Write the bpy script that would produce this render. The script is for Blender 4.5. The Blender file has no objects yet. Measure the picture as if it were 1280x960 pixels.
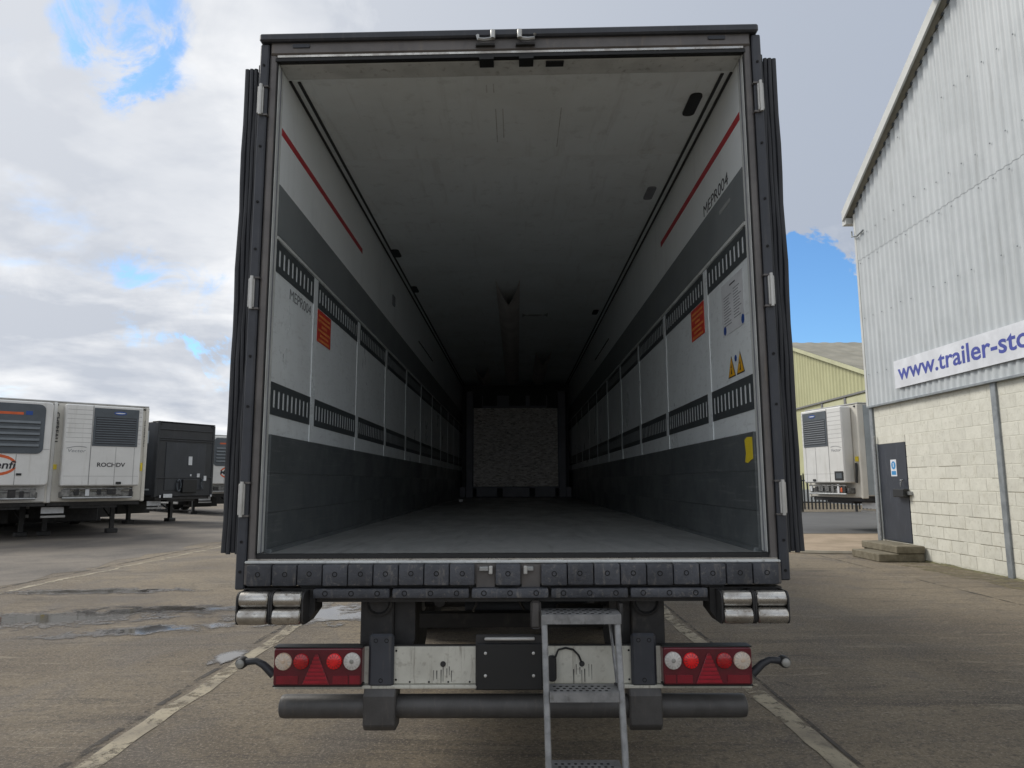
import bpy, bmesh, math, random
from mathutils import Vector, Matrix, noise as mnoise

R = math.radians
random.seed(7)
sc = bpy.context.scene
COL = sc.collection

# ------------------------------------------------------------------ camera
cam = bpy.data.cameras.new('camera')
cam.sensor_width = 36.0
cam.lens = 36.0 * 883.65 / 1280.0
cam.clip_start = 0.05
cam.clip_end = 6000
camo = bpy.data.objects.new('camera', cam)
COL.objects.link(camo)
TH, PS, RO = 0.1372, 0.0061, 0.0039
camo.matrix_world = (Matrix.Translation((0.0242, 0, 1.58)) @ Matrix.Rotation(PS, 4, 'Z')
                     @ Matrix.Rotation(math.pi / 2 + TH, 4, 'X') @ Matrix.Rotation(-RO, 4, 'Z'))
sc.camera = camo

# ------------------------------------------------------------------ sun and sky
SUN = Vector((-0.72, 0.46, 0.80)).normalized()
SUN_EL = math.asin(SUN.z)
SUN_AZ = math.atan2(SUN.x, SUN.y)
sl = bpy.data.lights.new('sun', 'SUN')
sl.energy = 1.6
sl.angle = R(18)
sl.color = (1.0, 0.95, 0.87)
slo = bpy.data.objects.new('sun', sl)
slo.rotation_euler = SUN.to_track_quat('Z', 'Y').to_euler()
slo.location = (0, 0, 40)
COL.objects.link(slo)

world = bpy.data.worlds.new('World')
sc.world = world
world.use_nodes = True


class NT:
    """small node-tree helper"""
    def __init__(self, tree):
        self.t = tree
        tree.nodes.clear()

    def n(self, typ, **kw):
        nd = self.t.nodes.new(typ)
        for k, v in kw.items():
            setattr(nd, k, v)
        return nd

    def link(self, a, b):
        self.t.links.new(a, b)

    def put(self, sock, v):
        if hasattr(v, 'is_output') or hasattr(v, 'links'):
            self.t.links.new(v, sock)
        elif isinstance(v, (tuple, list)) and len(v) == 3 and sock.type == 'RGBA':
            sock.default_value = (*v, 1)
        else:
            sock.default_value = v

    def math(self, op, a, b=None, c=None, clamp=False):
        nd = self.n('ShaderNodeMath', operation=op)
        nd.use_clamp = clamp
        for i, v in enumerate((a, b, c)):
            if v is not None:
                self.put(nd.inputs[i], v)
        return nd.outputs[0]

    def vmath(self, op, a, b=None):
        nd = self.n('ShaderNodeVectorMath', operation=op)
        self.put(nd.inputs[0], a)
        if b is not None:
            self.put(nd.inputs[1], b)
        return nd.outputs['Value'] if op in ('DOT_PRODUCT', 'LENGTH') else nd.outputs[0]

    def ramp(self, fac, lo, hi, a=0.0, b=1.0, smooth=True):
        nd = self.n('ShaderNodeMapRange')
        nd.interpolation_type = 'SMOOTHSTEP' if smooth else 'LINEAR'
        self.put(nd.inputs['Value'], fac)
        for k, v in (('From Min', lo), ('From Max', hi), ('To Min', a), ('To Max', b)):
            self.put(nd.inputs[k], v)
        return nd.outputs[0]

    def mix(self, fac, a, b, mode='MIX'):
        nd = self.n('ShaderNodeMix', data_type='RGBA', blend_type=mode)
        self.put(nd.inputs[0], fac)
        self.put(nd.inputs[6], a)
        self.put(nd.inputs[7], b)
        return nd.outputs[2]

    def noise(self, vec, scale, detail=4, rough=0.55, dist=0.0, out='Fac'):
        nd = self.n('ShaderNodeTexNoise')
        self.put(nd.inputs['Vector'], vec)
        nd.inputs['Scale'].default_value = scale
        nd.inputs['Detail'].default_value = detail
        nd.inputs['Roughness'].default_value = rough
        nd.inputs['Distortion'].default_value = dist
        return nd.outputs[out]


def build_sky():
    g = NT(world.node_tree)
    tc = g.n('ShaderNodeTexCoord')
    d = g.vmath('NORMALIZE', tc.outputs['Generated'])
    sep = g.n('ShaderNodeSeparateXYZ')
    g.link(d, sep.inputs[0])
    sky = g.n('ShaderNodeTexSky')
    sky.sky_type = 'NISHITA'
    sky.sun_disc = False
    sky.sun_elevation = SUN_EL
    sky.sun_rotation = SUN_AZ
    sky.air_density = 1.0
    sky.dust_density = 0.6
    sky.ozone_density = 2.0
    # clouds lie on a layer overhead: project the direction on it
    zz = g.math('ADD', g.math('MAXIMUM', sep.outputs[2], 0.0), 0.16)
    inv = g.math('DIVIDE', 1.0, zz)
    sv = g.n('ShaderNodeVectorMath', operation='SCALE')
    g.link(d, sv.inputs[0])
    g.link(inv, sv.inputs['Scale'])
    p = sv.outputs[0]
    n1 = g.noise(p, 1.05, 10, 0.60, 0.25)
    n2 = g.noise(g.vmath('ADD', p, (7.3, 2.1, 4.0)), 2.3, 8, 0.6, 0.4)
    dens = g.math('ADD', n1, g.math('MULTIPLY', g.math('SUBTRACT', n2, 0.5), 0.55))
    dens = g.math('ADD', dens, 0.235)
    n4 = g.noise(g.vmath('ADD', d, (3.1, 0.2, 5.0)), 7.0, 9, 0.62, 0.5)
    n5 = g.noise(g.vmath('ADD', d, (0.4, 8.2, 1.0)), 11.0, 9, 0.66, 0.8)
    # gaps of clear sky where the photograph shows them
    for v, c0, c1, a in (((-0.437, 0.75, 0.497), 0.9966, 0.9997, 0.23),
                         ((-0.405, 0.900, 0.150), 0.9965, 0.9993, 0.38),
                         ((-0.440, 0.867, 0.236), 0.9965, 0.9999, 0.16),
                         ((0.400, 0.902, 0.165), 0.9885, 0.9962, 0.80)):
        dt = g.math('ADD', g.vmath('DOT_PRODUCT', d, v), g.math('MULTIPLY', g.math('SUBTRACT', n4, 0.5), (1.0 - c0) * 3.6))
        rm = g.ramp(dt, c0, c1, 0.0, a)
        if a < 0.5:                                   # torn by the finer cloud, not a clean hole
            rm = g.math('MULTIPLY', rm, g.ramp(n5, 0.36, 0.60, 0.25, 1.25))
        dens = g.math('SUBTRACT', dens, rm)
    mask = g.ramp(dens, 0.40, 0.68)
    glow = g.math('POWER', g.math('MAXIMUM', g.vmath('DOT_PRODUCT', d, tuple(SUN)), 0.0), 3.0)
    # white where thin, grey where the layer is thick
    n3 = g.noise(g.vmath('ADD', p, (1.7, 9.2, 0.0)), 0.85, 6, 0.55, 0.3)
    thick = g.math('ADD', g.ramp(n3, 0.36, 0.66), g.math('MULTIPLY', g.math('SUBTRACT', n2, 0.5), 0.9), clamp=True)
    for v, c0, c1, a in (((-0.499, 0.777, 0.383), 0.965, 0.997, 0.70), ((0.30, 0.80, 0.52), 0.84, 0.975, 0.95)):
        thick = g.math('ADD', thick, g.ramp(g.math('ADD', g.vmath('DOT_PRODUCT', d, v), g.math('MULTIPLY', g.math('SUBTRACT', n4, 0.5), (1.0 - c0) * 1.2)), c0, c1, 0.0, a), clamp=True)
    cc = g.mix(thick, (7.2, 7.25, 7.3), (2.95, 3.3, 3.95))
    cc = g.mix(g.math('MULTIPLY', glow, 0.40), cc, (8.6, 8.5, 8.35))
    blue = g.mix(1.0, sky.outputs[0], (0.66, 0.95, 1.18), 'MULTIPLY')
    colr = g.mix(mask, blue, cc)
    bg = g.n('ShaderNodeBackground')
    bg.inputs['Strength'].default_value = 0.1
    g.link(colr, bg.inputs['Color'])
    out = g.n('ShaderNodeOutputWorld')
    g.link(bg.outputs[0], out.inputs['Surface'])


build_sky()
sc.view_settings.view_transform = 'Standard'
sc.view_settings.look = 'None'
sc.view_settings.exposure = 0.56
sc.view_settings.gamma = 1.0
sc.render.engine = 'CYCLES'
sc.cycles.use_denoising = True
sc.cycles.max_bounces = 10
sc.cycles.diffuse_bounces = 6
sc.cycles.glossy_bounces = 4
sc.cycles.sample_clamp_indirect = 6.0

# ------------------------------------------------------------------ materials
MATS = {}


def pm(name, c1, c2=None, scale=3.0, rough=0.6, metal=0.0, bump=0.0, bscale=None, stretch=(1, 1, 1),
       streak=None, streak_amt=0.4, speck=None, speck_scale=60, speck_amt=0.5, spec=0.5, coat=0.0,
       rvar=0.0, randv=0.0, detail=6, world_co=False, worn=None):
    """procedural material: base colour mottled between c1 and c2, optional dirt streaks, specks, bump"""
    m = bpy.data.materials.new(name)
    m.use_nodes = True
    g = NT(m.node_tree)
    bs = g.n('ShaderNodeBsdfPrincipled')
    out = g.n('ShaderNodeOutputMaterial')
    g.link(bs.outputs[0], out.inputs['Surface'])
    c2 = c2 or tuple(x * 0.82 for x in c1)
    tc = g.n('ShaderNodeTexCoord')
    mp = g.n('ShaderNodeMapping')
    mp.inputs['Scale'].default_value = stretch
    g.link(tc.outputs['Object'], mp.inputs['Vector'])
    oi = g.n('ShaderNodeObjectInfo')
    off = g.n('ShaderNodeCombineXYZ')
    g.link(g.math('MULTIPLY', oi.outputs['Random'], 37.0), off.inputs[0])
    g.link(g.math('MULTIPLY', oi.outputs['Random'], 91.0), off.inputs[1])
    co = g.vmath('ADD', mp.outputs[0], off.outputs[0]) if not world_co else mp.outputs[0]
    f = g.noise(co, scale, detail, 0.62, 0.3)
    col = g.mix(g.ramp(f, 0.34, 0.68), c1, c2)
    if streak:
        mp2 = g.n('ShaderNodeMapping')
        mp2.inputs['Scale'].default_value = streak[1]
        g.link(tc.outputs['Object'], mp2.inputs['Vector'])
        s = g.noise(g.vmath('ADD', mp2.outputs[0], off.outputs[0]), streak[2], 5, 0.65, 0.2)
        col = g.mix(g.math('MULTIPLY', g.ramp(s, 0.54, 0.74), streak_amt), col, streak[0])
    if speck:
        s = g.noise(co, speck_scale, 3, 0.7, 0.0)
        col = g.mix(g.math('MULTIPLY', g.ramp(s, 0.55, 0.72), speck_amt), col, speck)
    if randv:
        v = g.math('ADD', 1.0 - randv / 2, g.math('MULTIPLY', oi.outputs['Random'], randv))
        cv = g.n('ShaderNodeCombineColor')
        for i in range(3):
            g.link(v, cv.inputs[i])
        col = g.mix(1.0, col, cv.outputs[0], 'MULTIPLY')
    g.link(col, bs.inputs['Base Color'])
    if rvar:
        g.link(g.ramp(f, 0.3, 0.7, rough - rvar, rough + rvar), bs.inputs['Roughness'])
    else:
        bs.inputs['Roughness'].default_value = rough
    bs.inputs['Metallic'].default_value = metal
    bs.inputs['Specular IOR Level'].default_value = spec
    bs.inputs['Coat Weight'].default_value = coat
    bs.inputs['Coat Roughness'].default_value = 0.08
    if bump:
        bn = g.noise(co, bscale or scale * 6, 5, 0.65)
        b = g.n('ShaderNodeBump')
        b.inputs['Strength'].default_value = bump
        b.inputs['Distance'].default_value = 0.01
        g.link(bn, b.inputs['Height'])
        g.link(b.outputs[0], bs.inputs['Normal'])
    if worn:                                   # worn through to the surface below
        geo = g.n('ShaderNodeNewGeometry')
        w1 = g.noise(geo.outputs['Position'], worn[0], 8, 0.78, 0.5)
        w2 = g.noise(geo.outputs['Position'], worn[0] * 0.22, 5, 0.6, 0.5)
        cov = g.ramp(g.math('ADD', w1, g.math('MULTIPLY', g.math('SUBTRACT', w2, 0.5), 0.6)), worn[1], worn[2], 0.0, 0.92)
        tr_ = g.n('ShaderNodeBsdfTransparent')
        mx = g.n('ShaderNodeMixShader')
        g.link(cov, mx.inputs[0])
        g.link(tr_.outputs[0], mx.inputs[1])
        g.link(bs.outputs[0], mx.inputs[2])
        g.link(mx.outputs[0], out.inputs['Surface'])
    MATS[name] = m
    return m


WHT = (0.78, 0.83, 0.845)
pm('liner', WHT, (0.70, 0.74, 0.75), 2.2, 0.34, streak=((0.24, 0.25, 0.25), (0.5, 3.0, 14.0), 3.0), streak_amt=0.30,
   speck=(0.3, 0.31, 0.31), speck_scale=22, speck_amt=0.22, bump=0.04, rvar=0.08)
pm('liner_upper', (0.81, 0.85, 0.86), (0.76, 0.80, 0.81), 1.6, 0.34, streak=((0.38, 0.4, 0.4), (1, 1, 0.3), 5.0), streak_amt=0.2, bump=0.03)
pm('ceiling', (0.80, 0.85, 0.86), (0.73, 0.77, 0.77), 1.4, 0.5, streak=((0.45, 0.45, 0.43), (6.0, 0.5, 1.0), 2.5), streak_amt=0.3,
   speck=(0.3, 0.3, 0.28), speck_scale=9, speck_amt=0.2, bump=0.03)
pm('alu_frame', (0.66, 0.68, 0.67), (0.54, 0.56, 0.55), 5, 0.45, metal=0.1, streak=((0.17, 0.16, 0.14), (3, 3, 0.4), 8.0), streak_amt=0.55)
pm('band', (0.19, 0.208, 0.214), (0.16, 0.177, 0.184), 2.5, 0.5, streak=((0.2, 0.2, 0.2), (1, 1, 12.0), 2.0), streak_amt=0.12)
pm('rail_dark', (0.060, 0.070, 0.074), (0.048, 0.056, 0.060), 6, 0.45, streak=((0.14, 0.15, 0.15), (1, 2, 20.0), 4.0), streak_amt=0.25)
pm('kick', (0.175, 0.194, 0.202), (0.125, 0.14, 0.147), 2.2, 0.38, metal=0.4, streak=((0.36, 0.37, 0.37), (1, 1.2, 26.0), 2.2), streak_amt=0.4,
   speck=(0.36, 0.37, 0.37), speck_scale=14, speck_amt=0.2, bump=0.05, rvar=0.08)
pm('cargo_floor', (0.42, 0.43, 0.425), (0.29, 0.30, 0.297), 2.6, 0.38, metal=0.35, stretch=(1.6, 0.5, 1), streak=((0.15, 0.15, 0.15), (9.0, 0.55, 1), 2.2), streak_amt=0.55,
   speck=(0.42, 0.42, 0.40), speck_scale=35, speck_amt=0.35, bump=0.12, bscale=40, rvar=0.1)
pm('ceiling_scuff', (0.42, 0.43, 0.42), (0.6, 0.62, 0.61), 9, 0.6)
pm('seal', (0.012, 0.013, 0.014), None, 4, 0.6)
pm('trim_black', (0.012, 0.013, 0.014), None, 4, 0.5)
pm('red_tape', (0.46, 0.025, 0.035), (0.38, 0.02, 0.03), 8, 0.5)
pm('frame_steel', (0.155, 0.145, 0.14), (0.105, 0.10, 0.098), 4, 0.5, metal=0.35, streak=((0.22, 0.18, 0.14), (4, 4, 0.6), 7.0), streak_amt=0.45, bump=0.05)
pm('frame_dark', (0.045, 0.05, 0.062), (0.032, 0.036, 0.045), 5, 0.5, streak=((0.13, 0.12, 0.11), (5, 5, 0.5), 6.0), streak_amt=0.35)
pm('rubber', (0.066, 0.071, 0.084), (0.046, 0.050, 0.060), 9, 0.62, streak=((0.20, 0.185, 0.165), (5, 5, 1.2), 6.0), streak_amt=0.65,
   speck=(0.21, 0.195, 0.175), speck_scale=38, speck_amt=0.45, bump=0.5, bscale=40, randv=0.55)
pm('door_rubber', (0.030, 0.033, 0.040), (0.020, 0.022, 0.027), 4, 0.55, streak=((0.085, 0.085, 0.085), (8, 8, 0.5), 6.0), streak_amt=0.4, bump=0.08)
pm('door_skin', (0.10, 0.105, 0.11), (0.07, 0.074, 0.08), 3, 0.5)
pm('skin_white', (0.62, 0.64, 0.64), None, 3, 0.4)
pm('bolt_hole', (0.006, 0.006, 0.007), None, 3, 0.8)
pm('bolt_white', (0.55, 0.55, 0.53), None, 9, 0.4, metal=0.4)
pm('chrome', (0.55, 0.54, 0.51), (0.36, 0.34, 0.31), 14, 0.3, metal=0.9, streak=((0.12, 0.09, 0.065), (5, 9, 9), 5.0), streak_amt=0.75, rvar=0.12, bump=0.06, bscale=60)
pm('galv', (0.42, 0.43, 0.43), (0.30, 0.31, 0.31), 16, 0.42, metal=0.6, streak=((0.15, 0.14, 0.13), (6, 6, 2), 5.0), streak_amt=0.5, bump=0.05)
pm('ladder_steel', (0.30, 0.305, 0.31), (0.20, 0.205, 0.21), 18, 0.5, metal=0.45, streak=((0.07, 0.06, 0.05), (8, 8, 3), 5.0), streak_amt=0.5, bump=0.1)
pm('beam_white', (0.58, 0.575, 0.51), (0.47, 0.465, 0.41), 5, 0.45, streak=((0.13, 0.10, 0.07), (16, 16, 1.2), 3.0), streak_amt=0.6,
   speck=(0.16, 0.13, 0.10), speck_scale=26, speck_amt=0.35)
pm('chassis', (0.030, 0.030, 0.031), (0.018, 0.018, 0.019), 6, 0.6, streak=((0.11, 0.095, 0.08), (3, 3, 2), 4.0), streak_amt=0.4, bump=0.1)
pm('bar_grey', (0.075, 0.073, 0.072), (0.055, 0.053, 0.052), 8, 0.5, streak=((0.13, 0.115, 0.10), (14, 3, 3), 4.0), streak_amt=0.35, bump=0.12, bscale=60, metal=0.1)
pm('lamp_red', (0.115, 0.004, 0.014), (0.075, 0.003, 0.010), 10, 0.32, coat=0.35)
pm('lens_red', (0.48, 0.008, 0.014), (0.30, 0.006, 0.010), 20, 0.25, coat=0.6)
pm('lens_red_bright', (0.85, 0.012, 0.018), (0.60, 0.009, 0.012), 20, 0.22, coat=0.6)
pm('lens_white', (0.62, 0.60, 0.57), (0.46, 0.44, 0.42), 30, 0.2, coat=0.6)
pm('lens_amber', (0.60, 0.54, 0.47), (0.56, 0.42, 0.30), 22, 0.2, coat=0.6)
pm('lens_grey', (0.30, 0.30, 0.28), (0.22, 0.22, 0.20), 30, 0.25, coat=0.5)
pm('lens_flute', (0.44, 0.42, 0.39), None, 30, 0.25, coat=0.5)
pm('reflector', (0.21, 0.005, 0.018), (0.15, 0.004, 0.013), 14, 0.3, coat=0.4)
pm('reflector_rib', (0.36, 0.007, 0.026), (0.26, 0.006, 0.018), 14, 0.3, coat=0.4)
pm('tyre', (0.020, 0.020, 0.020), (0.035, 0.033, 0.031), 8, 0.8, bump=0.2)
pm('rim', (0.30, 0.30, 0.29), (0.2, 0.2, 0.19), 8, 0.5, metal=0.4)
pm('sticker_white', (0.66, 0.68, 0.70), None, 5, 0.45)
pm('sticker_red', (0.62, 0.055, 0.035), (0.52, 0.045, 0.03), 9, 0.45)
pm('sticker_print', (0.78, 0.30, 0.08), None, 9, 0.45)
pm('sticker_yellow', (0.80, 0.42, 0.015), None, 9, 0.45)
pm('yellow_tape', (0.78, 0.60, 0.03), (0.7, 0.55, 0.04), 9, 0.45)
pm('ink_grey', (0.22, 0.23, 0.25), None, 9, 0.6)
pm('ink_black', (0.03, 0.03, 0.035), None, 9, 0.6)
pm('ink_faint', (0.17, 0.18, 0.19), None, 9, 0.6)
pm('ink_blue', (0.015, 0.07, 0.30), None, 9, 0.5)
pm('pale_patch', (0.33, 0.345, 0.345), None, 9, 0.5)
pm('duct', (0.62, 0.58, 0.55), (0.52, 0.48, 0.46), 4, 0.8)
pm('bulk_grey', (0.20, 0.21, 0.25), (0.16, 0.17, 0.20), 3, 0.5)
pm('bulk_panel', (0.95, 0.92, 0.88), (0.50, 0.46, 0.42), 7.0, 0.6, stretch=(1.6, 1, 5), streak=((0.05, 0.045, 0.04), (2.2, 1, 15.0), 5.0), streak_amt=1.0,
   speck=(0.06, 0.055, 0.05), speck_scale=8, speck_amt=0.8, bump=0.05)
# place
pm('clad', (0.50, 0.53, 0.545), (0.445, 0.475, 0.49), 1.2, 0.5, streak=((0.30, 0.315, 0.315), (2.5, 2.5, 0.22), 2.6), streak_amt=0.55, randv=0.06, metal=0.0)
pm('flash', (0.58, 0.59, 0.57), (0.5, 0.51, 0.49), 2, 0.5)
pm('block_paint', (0.69, 0.68, 0.60), (0.62, 0.61, 0.535), 5.0, 0.75, streak=((0.42, 0.39, 0.29), (1.6, 1.6, 0.9), 3.0), streak_amt=0.35,
   speck=(0.36, 0.34, 0.25), speck_scale=20, speck_amt=0.4, bump=0.4, bscale=30, randv=0.10)
pm('mortar', (0.66, 0.65, 0.57), (0.59, 0.575, 0.50), 5, 0.9, bump=0.3)
pm('joint_dirt', (0.14, 0.12, 0.085), (0.30, 0.27, 0.20), 3, 0.9)
pm('moss_base', (0.16, 0.15, 0.075), (0.09, 0.085, 0.05), 9, 0.95, bump=0.6)
pm('col_steel', (0.30, 0.325, 0.34), (0.21, 0.23, 0.245), 5, 0.5, metal=0.3, streak=((0.16, 0.16, 0.15), (6, 6, 0.6), 3.0), streak_amt=0.5)
pm('door_grey', (0.033, 0.039, 0.053), (0.027, 0.032, 0.043), 3, 0.5, streak=((0.11, 0.115, 0.13), (3, 3, 0.8), 3.0), streak_amt=0.3)
pm('step_conc', (0.20, 0.175, 0.125), (0.12, 0.105, 0.07), 6, 0.9, speck=(0.28, 0.25, 0.2), speck_scale=50, speck_amt=0.5, bump=0.6, bscale=40)
pm('sign_white', (0.74, 0.76, 0.80), None, 2, 0.4)
pm('sign_blue', (0.055, 0.075, 0.36), None, 5, 0.45)
pm('sticker_cyan', (0.03, 0.28, 0.62), None, 5, 0.45)
pm('yellow_clad', (0.49, 0.49, 0.285), (0.44, 0.44, 0.25), 0.6, 0.6, streak=((0.36, 0.37, 0.2), (1, 1, 0.2), 2.0), streak_amt=0.3)
pm('yellow_pale', (0.56, 0.56, 0.36), None, 0.6, 0.6)
pm('roof_sheet', (0.30, 0.285, 0.235), (0.22, 0.21, 0.17), 0.5, 0.85, streak=((0.15, 0.14, 0.10), (1, 1, 1), 2.0), streak_amt=0.5)
pm('fence_steel', (0.060, 0.062, 0.060), (0.045, 0.046, 0.045), 5, 0.55, metal=0.3)
pm('plinth', (0.24, 0.26, 0.27), None, 1, 0.8)
pm('t_white', (0.70, 0.70, 0.68), (0.63, 0.63, 0.61), 1.2, 0.4, streak=((0.45, 0.44, 0.40), (3, 3, 0.3), 3.0), streak_amt=0.4)
pm('t_cream', (0.66, 0.64, 0.58), (0.58, 0.56, 0.50), 1.2, 0.45, streak=((0.42, 0.38, 0.30), (3, 3, 0.4), 3.0), streak_amt=0.4)
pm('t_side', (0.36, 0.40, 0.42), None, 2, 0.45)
pm('t_grille', (0.085, 0.10, 0.115), (0.07, 0.083, 0.095), 4, 0.5)
pm('t_grille_dark', (0.032, 0.038, 0.046), None, 4, 0.5)
pm('t_louver', (0.14, 0.16, 0.175), None, 4, 0.45)
pm('t_black', (0.022, 0.025, 0.030), (0.016, 0.018, 0.022), 2, 0.45, streak=((0.06, 0.06, 0.065), (3, 3, 0.4), 2.0), streak_amt=0.35)
pm('t_curtain', (0.034, 0.039, 0.047), (0.026, 0.030, 0.036), 2, 0.5, streak=((0.07, 0.072, 0.08), (3, 3, 0.3), 2.0), streak_amt=0.3)
pm('t_gear', (0.26, 0.26, 0.25), (0.10, 0.10, 0.10), 9, 0.45, metal=0.5)
pm('t_orange', (0.66, 0.12, 0.03), None, 4, 0.45)
pm('t_seam', (0.20, 0.20, 0.20), None, 4, 0.6)
pm('t_mid_grey', (0.42, 0.42, 0.41), None, 4, 0.6)  # plain grey for roof edges, side guards, panels, seams and grooves
pm('line_paint', (0.37, 0.325, 0.235), (0.24, 0.208, 0.155), 3, 0.8, world_co=True, streak=((0.13, 0.112, 0.09), (3.0, 3.0, 1), 2.5), streak_amt=0.9,
   speck=(0.12, 0.105, 0.085), speck_scale=40, speck_amt=0.8, bump=0.3, bscale=70, worn=(8.0, 0.35, 0.50))
pm('tar', (0.075, 0.065, 0.055), (0.05, 0.045, 0.04), 5, 0.9, world_co=True, bump=0.4, worn=(6.0, 0.42, 0.58))
pm('worn_tarmac_shade_tint', (0.165, 0.143, 0.117), (0.085, 0.076, 0.067), 0.5, 0.9, world_co=True, streak=((0.075, 0.068, 0.06), (0.3, 2.0, 1), 1.4), streak_amt=0.7, speck=(0.33, 0.29, 0.23), speck_scale=22, speck_amt=0.5, bump=0.5, bscale=18)  # dark gravelly tone, deepened to paint in the parked trailers' shade
pm('road', (0.105, 0.105, 0.105), (0.085, 0.085, 0.086), 0.6, 0.8, world_co=True, speck=(0.16, 0.16, 0.155), speck_scale=40, speck_amt=0.3, bump=0.2)
pm('dirt', (0.36, 0.28, 0.20), (0.25, 0.195, 0.13), 1.1, 0.95, world_co=True, speck=(0.42, 0.35, 0.26), speck_scale=14, speck_amt=0.4, bump=0.5, bscale=12)
pm('kerb', (0.40, 0.36, 0.29), (0.30, 0.27, 0.21), 3, 0.9, bump=0.3)
pm('moss_ground', (0.155, 0.135, 0.075), (0.19, 0.16, 0.105), 1.6, 0.95, world_co=True, worn=(3.0, 0.40, 0.62), speck=(0.10, 0.10, 0.045), speck_scale=9, speck_amt=0.5, bump=0.4)


def ground_mat():
    m = bpy.data.materials.new('yard_ground')
    m.use_nodes = True
    g = NT(m.node_tree)
    bs = g.n('ShaderNodeBsdfPrincipled')
    out = g.n('ShaderNodeOutputMaterial')
    g.link(bs.outputs[0], out.inputs['Surface'])
    tc = g.n('ShaderNodeTexCoord')
    co = tc.outputs['Object']
    big = g.noise(co, 0.22, 6, 0.62, 0.6)
    mid = g.noise(co, 0.85, 8, 0.70, 0.8)
    fine = g.noise(co, 17, 6, 0.78)
    grain = g.noise(co, 48, 5, 0.85)
    col = g.mix(g.ramp(big, 0.36, 0.62), (0.126, 0.104, 0.079), (0.226, 0.187, 0.133))
    col = g.mix(g.math('MULTIPLY', g.ramp(mid, 0.45, 0.66), 0.75), col, (0.115, 0.100, 0.085))
    # tyre-worn, wind-swept smears running with the traffic
    mp = g.n('ShaderNodeMapping')
    mp.inputs['Scale'].default_value = (0.35, 2.6, 1)
    mp.inputs['Rotation'].default_value = (0, 0, R(-14))
    g.link(co, mp.inputs['Vector'])
    sm = g.noise(mp.outputs[0], 1.1, 7, 0.70, 0.8)
    col = g.mix(g.math('MULTIPLY', g.ramp(sm, 0.52, 0.68), 0.7), col, (0.066, 0.058, 0.050))
    sm2 = g.noise(mp.outputs[0], 2.3, 7, 0.72, 0.7)
    col = g.mix(g.math('MULTIPLY', g.ramp(sm2, 0.55, 0.70), 0.65), col, (0.30, 0.258, 0.19))
    # scraped patches, pale and dark
    pt = g.noise(co, 3.6, 7, 0.75, 1.0)
    col = g.mix(g.math('MULTIPLY', g.ramp(pt, 0.58, 0.70), 0.5), col, (0.075, 0.067, 0.060))
    col = g.mix(g.math('MULTIPLY', g.ramp(pt, 0.42, 0.32), 0.4), col, (0.27, 0.235, 0.18))
    # oil drips
    vo = g.noise(co, 1.9, 3, 0.5, 1.2)
    col = g.mix(g.math('MULTIPLY', g.ramp(vo, 0.68, 0.74), 0.75), col, (0.040, 0.036, 0.033))
    # exposed aggregate
    col = g.mix(g.math('MULTIPLY', g.ramp(fine, 0.47, 0.60), 0.6), col, (0.080, 0.070, 0.060))
    col = g.mix(g.math('MULTIPLY', g.ramp(grain, 0.53, 0.62), 0.75), col, (0.34, 0.295, 0.235))
    col = g.mix(g.math('MULTIPLY', g.ramp(grain, 0.45, 0.37), 0.75), col, (0.055, 0.048, 0.042))
    # hair cracks
    v = g.n('ShaderNodeTexVoronoi')
    v.feature = 'DISTANCE_TO_EDGE'
    wob = g.noise(co, 2.2, 4, 0.6, 0.0, 'Color')
    g.link(g.vmath('ADD', co, wob), v.inputs['Vector'])
    v.inputs['Scale'].default_value = 0.13
    crack = g.math('MULTIPLY', g.ramp(v.outputs['Distance'], 0.0, 0.0028, 1.0, 0.0), g.ramp(big, 0.5, 0.62))
    col = g.mix(g.math('MULTIPLY', crack, 0.7), col, (0.05, 0.045, 0.04))
    g.link(col, bs.inputs['Base Color'])
    g.link(g.ramp(mid, 0.3, 0.75, 0.95, 0.78), bs.inputs['Roughness'])
    bs.inputs['Specular IOR Level'].default_value = 0.3
    b = g.n('ShaderNodeBump')
    b.inputs['Strength'].default_value = 0.8
    b.inputs['Distance'].default_value = 0.015
    h = g.math('ADD', g.math('MULTIPLY', fine, 0.7), g.math('ADD', g.math('MULTIPLY', grain, 0.5), g.math('MULTIPLY', mid, 0.6)))
    g.link(h, b.inputs['Height'])
    g.link(b.outputs[0], bs.inputs['Normal'])
    MATS['yard_ground'] = m


ground_mat()


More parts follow.
